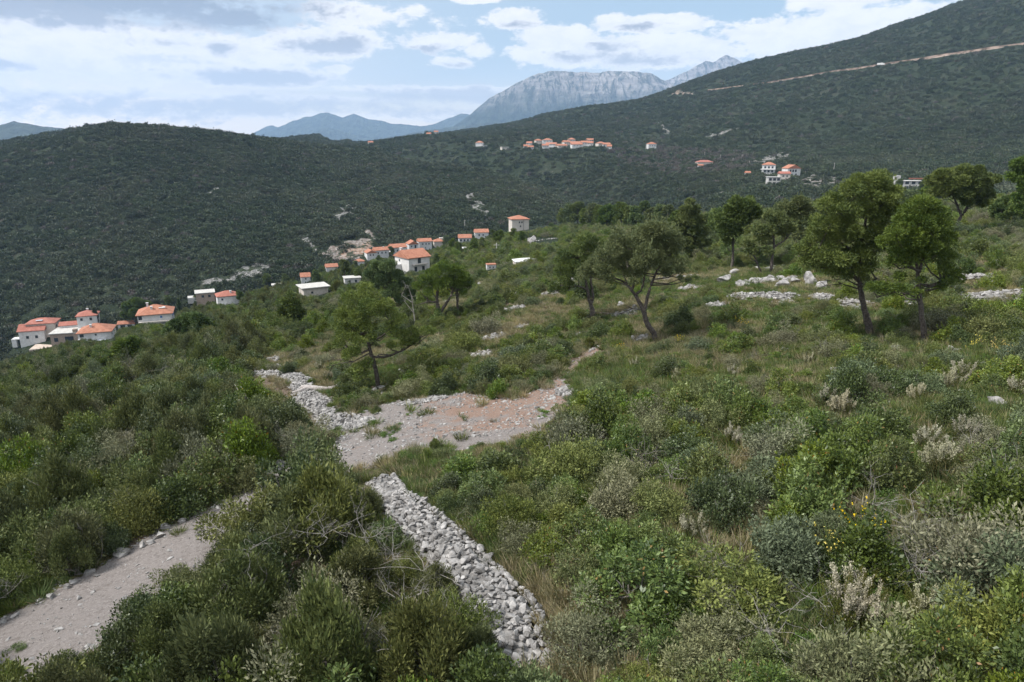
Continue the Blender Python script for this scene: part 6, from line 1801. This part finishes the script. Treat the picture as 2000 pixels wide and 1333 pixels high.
def mass(name, pts, sources):
    """one object that repeats the meshes of plants standing in the scene. pts: x,y,z,rot,scale xyz arrays and a kind index"""
    P, rot, sc, kidx, tilt = pts
    me = bpy.data.meshes.new(name); me.vertices.add(len(P)); me.vertices.foreach_set('co', P.astype(np.float32).ravel())
    a = me.attributes.new('k', 'INT', 'POINT'); a.data.foreach_set('value', kidx.astype(np.int32))
    a = me.attributes.new('rot', 'FLOAT_VECTOR', 'POINT'); a.data.foreach_set('vector', np.stack([tilt[:, 0], tilt[:, 1], rot], 1).astype(np.float32).ravel())
    a = me.attributes.new('sc', 'FLOAT_VECTOR', 'POINT'); a.data.foreach_set('vector', sc.astype(np.float32).ravel())
    o = link(name, me)
    t = bpy.data.node_groups.new(name, 'GeometryNodeTree')
    t.interface.new_socket('Geometry', in_out='INPUT', socket_type='NodeSocketGeometry')
    t.interface.new_socket('Geometry', in_out='OUTPUT', socket_type='NodeSocketGeometry')
    gi = t.nodes.new('NodeGroupInput'); go = t.nodes.new('NodeGroupOutput'); jn = t.nodes.new('GeometryNodeJoinGeometry')

    def attr(nm, ty):
        n = t.nodes.new('GeometryNodeInputNamedAttribute'); n.data_type = ty; n.inputs[0].default_value = nm
        return n.outputs[0]
    ka, ra, sa = attr('k', 'INT'), attr('rot', 'FLOAT_VECTOR'), attr('sc', 'FLOAT_VECTOR')
    for k, objs in enumerate(sources):
        cmp = t.nodes.new('FunctionNodeCompare'); cmp.data_type = 'INT'; cmp.operation = 'EQUAL'
        t.links.new(ka, cmp.inputs[2]); cmp.inputs[3].default_value = k
        for ob in objs:
            oi = t.nodes.new('GeometryNodeObjectInfo'); oi.transform_space = 'ORIGINAL'
            oi.inputs['Object'].default_value = ob; oi.inputs['As Instance'].default_value = True
            ip = t.nodes.new('GeometryNodeInstanceOnPoints')
            t.links.new(gi.outputs[0], ip.inputs['Points']); t.links.new(cmp.outputs[0], ip.inputs['Selection'])
            t.links.new(oi.outputs['Geometry'], ip.inputs['Instance']); t.links.new(ra, ip.inputs['Rotation']); t.links.new(sa, ip.inputs['Scale'])
            t.links.new(ip.outputs[0], jn.inputs[0])
    t.links.new(jn.outputs[0], go.inputs[0])
    md = o.modifiers.new('scatter', 'NODES'); md.node_group = t
    return tag(o, kind='stuff')


rest = np.setdiff1d(np.arange(len(X)), big)
kinds = []; kid_index = np.zeros(len(X), int)
for kd in KNAME:
    for v in range(len(PLANT[kd])):
        s_ = src_of(kd, v)
        if s_: kinds.append((kd, v, s_))
bykd = {}
for n_, (kd, v, s_) in enumerate(kinds): bykd.setdefault(kd, []).append(n_)
kk_ = np.array([bykd.get(K_[i], bykd['mastic'])[int(VAR[i]) % len(bykd.get(K_[i], bykd['mastic']))] for i in rest])
mass('scrub', (np.stack([X[rest], Y_[rest], Z[rest] - .06], 1), RZ[rest], np.stack([R[rest], R[rest], R[rest] * H_[rest]], 1), kk_, r.normal(size=(len(rest), 2)) * .12), [k[2] for k in kinds])

# grass and herbs
tufts = []
for v in range(4):
    o = link('grass_tuft', PLANT['tuft'][v][0][1]); p = at((1130, 1010, 860, 1160)[v], (735, 690, 745, 745)[v])
    p = at(((1010, 745), (1040, 715), (900, 860), (1385, 1075))[v][0], ((1010, 745), (1040, 715), (900, 860), (1385, 1075))[v][1])
    o.location = p; tag(o, ('green grass tuft on the grass above the clearing', 'pale dry grass tuft beside the green grass above the clearing', 'green grass tuft at the near edge of the clearing', 'pale dry grass tuft on the dry grass strip')[v], 'grass tuft'); tufts.append([o])
herbs = []
for v in range(2):
    o = link('herb', PLANT['herb'][v][0][1]); p = at((725, 560)[v], (828, 850)[v])
    o.location = p; o.scale = (.35, .35, .3); tag(o, ('bright green herb growing from the stones of the clearing', 'bright green herb in the scrub below the brush heap')[v], 'herb'); herbs.append([o])
n = 110000
gx, gy, _ = scatter(n, 8, 110, -.95, .95, 15)
gx2, gy2, _ = scatter(55000, 6.5, 45, -1.1, 1.1, 16)
gx = np.concatenate([gx, gx2]); gy = np.concatenate([gy, gy2]); n = len(gx)
g1 = fbm(gx / 11, gy / 11, 41, 3); g2 = fbm(gx / 7, gy / 7, 43, 3)
tl = inside(LP, gx, gy)
edge = seg_dist(np.vstack([TRACK, TRACK[:1]]), gx, gy)
intrack = inside(TRACK, gx, gy) | inside(PATHP, gx, gy)
weedy = intrack & ((edge < .3) & (r.random(n) < .4) | (r.random(n) < .012))
tp_ = proj(gx, gy, near(gx, gy) + .4)
cov = np.zeros(n, bool)
for poly in CLEAR[:5]:
    cov |= inside(poly, *tp_)
cov &= r.random(n) < .93
ok = (r.random(n) < np.where(tl, .10, np.clip(.55 + 1.2 * g1, .15, .95))) & ((~intrack & ~cov) | weedy) & (seg_dist(WALL, gx, gy) > .75) & (seg_dist(RUB, gx, gy) > .8)
gx, gy, g2 = gx[ok], gy[ok], g2[ok]; n = len(gx)
dry = r.random(n) < np.clip(.46 + 1.2 * g2, .08, .9)
isherb = (r.random(n) < .24) & (g2 < .06)
kidx = np.where(isherb, 4 + r.integers(0, 2, n), np.where(dry, r.choice([1, 3], n), r.choice([0, 2], n)))
s_ = r.uniform(.5, 1.1, n) * np.where(isherb, .55, 1.0)
mass('grass', (np.stack([gx, gy, near(gx, gy) - .03], 1), r.uniform(0, 6.28, n), np.stack([s_ * 1.15, s_ * 1.15, s_ * r.uniform(.5, .95, n)], 1), kidx, r.normal(size=(n, 2)) * .2), tufts + herbs)
tag_src = tufts + herbs

# woods of the hills
GT = 'single trees standing out on the hills'
crowns = []
for v, (px, py, hp, lab) in enumerate(((616, 281, 9, 'dark round tree alone on the ridge of the nearer hill'), (1680, 112, 6, 'small dark tree on the skyline of the mountain slope'), (1660, 112, 6, 'small tree on the mountain skyline, lower of two'), (1247, 300, 10, 'bare brownish tree below the lone pyramid-roofed house'))):
    root = tag(empty('hill_tree', at(px, py)), lab, 'tree', GT)
    s_ = hp * at(px, py)[1] / F / 1.5
    root.scale = (s_, s_, s_)
    c = link('crown', PLANT['crown'][v][0][1], root)
    MB().tube([(0, 0, -.3), (0, 0, .5)], [.07, .05], 6).build('trunk', M_BARK, root)
    crowns.append([c])
r = np.random.default_rng(90)


def wood(n, y0, y1, u0, u1, s0, s1, seed):
    x, y, rr = scatter(n, y0, y1, u0, u1, seed)
    z = ground(x, y)
    ye = np.interp(x / y, (np.array(EDGE_PX) - 1000) / 1290, EDGE_Y)
    m, _ = rock_mask(x, y, z)
    ok = (y > ye + 12) & ((m < .5) | (rr.random(len(x)) < .10))
    g = fbm(x / 120, y / 120, 95, 4)
    ok &= rr.random(len(x)) < np.clip(.93 + .9 * g, .45, 1)
    ok &= seg_dist(rp[::8, :2], x, y) > 6.5 + 4 * vnoise(x / 30, y / 30, 97)
    for (hx_, hy_, hr_) in HOUSE_CLEAR:
        ok &= ~((np.abs(x - hx_) < hr_) & (y < hy_ + hr_) & (y > hy_ - hr_ * 1.6))
    px, py = proj(x, y, z)
    bare = inside([(1180, 292), (1290, 285), (1480, 300), (1470, 330), (1330, 345), (1220, 325)], px, py) & (rr.random(len(x)) < .5)
    k = np.where(bare | (rr.random(len(x)) < .03), 3, rr.integers(0, 3, len(x)))
    s = rr.uniform(s0, s1, len(x)) * (1 + .35 * rr.random(len(x)) ** 6)
    return [q[ok] for q in (x, y, z, s, k)]


parts = [wood(65000, 300, 900, -1.06, 1.06, 1.5, 3.3, 201), wood(119000, 800, 2700, -1.06, 1.06, 2.2, 4.6, 202)]
x, y, z, s, k = (np.concatenate(q) for q in zip(*parts))
print('trees', len(x))
mass('hillside_woods', (np.stack([x, y, z - .25 * s], 1), r.uniform(0, 6.28, len(x)), np.stack([s, s, s * r.uniform(.75, 1.15, len(x))], 1), k, r.normal(size=(len(x), 2)) * .1), crowns)

# ------------------------------------------------------------------ air
HAZE = True
if HAZE:
    hm = bpy.data.materials.new('haze_air'); hm.use_nodes = True
    K = Nodes(hm.node_tree)
    pv = K.n('ShaderNodeVolumePrincipled')
    pv.inputs['Color'].default_value = (0.46, 0.68, 1.0, 1)
    pv.inputs['Density'].default_value = 5.8e-5
    pv.inputs['Anisotropy'].default_value = 0.0
    o = K.n('ShaderNodeOutputMaterial'); K.put(o.inputs['Volume'], pv.outputs[0])
    hz_ = MB().box((0, 6100, 450), (26000, 12700, 1430)).build('haze', hm)
    tag(hz_, kind='stuff')
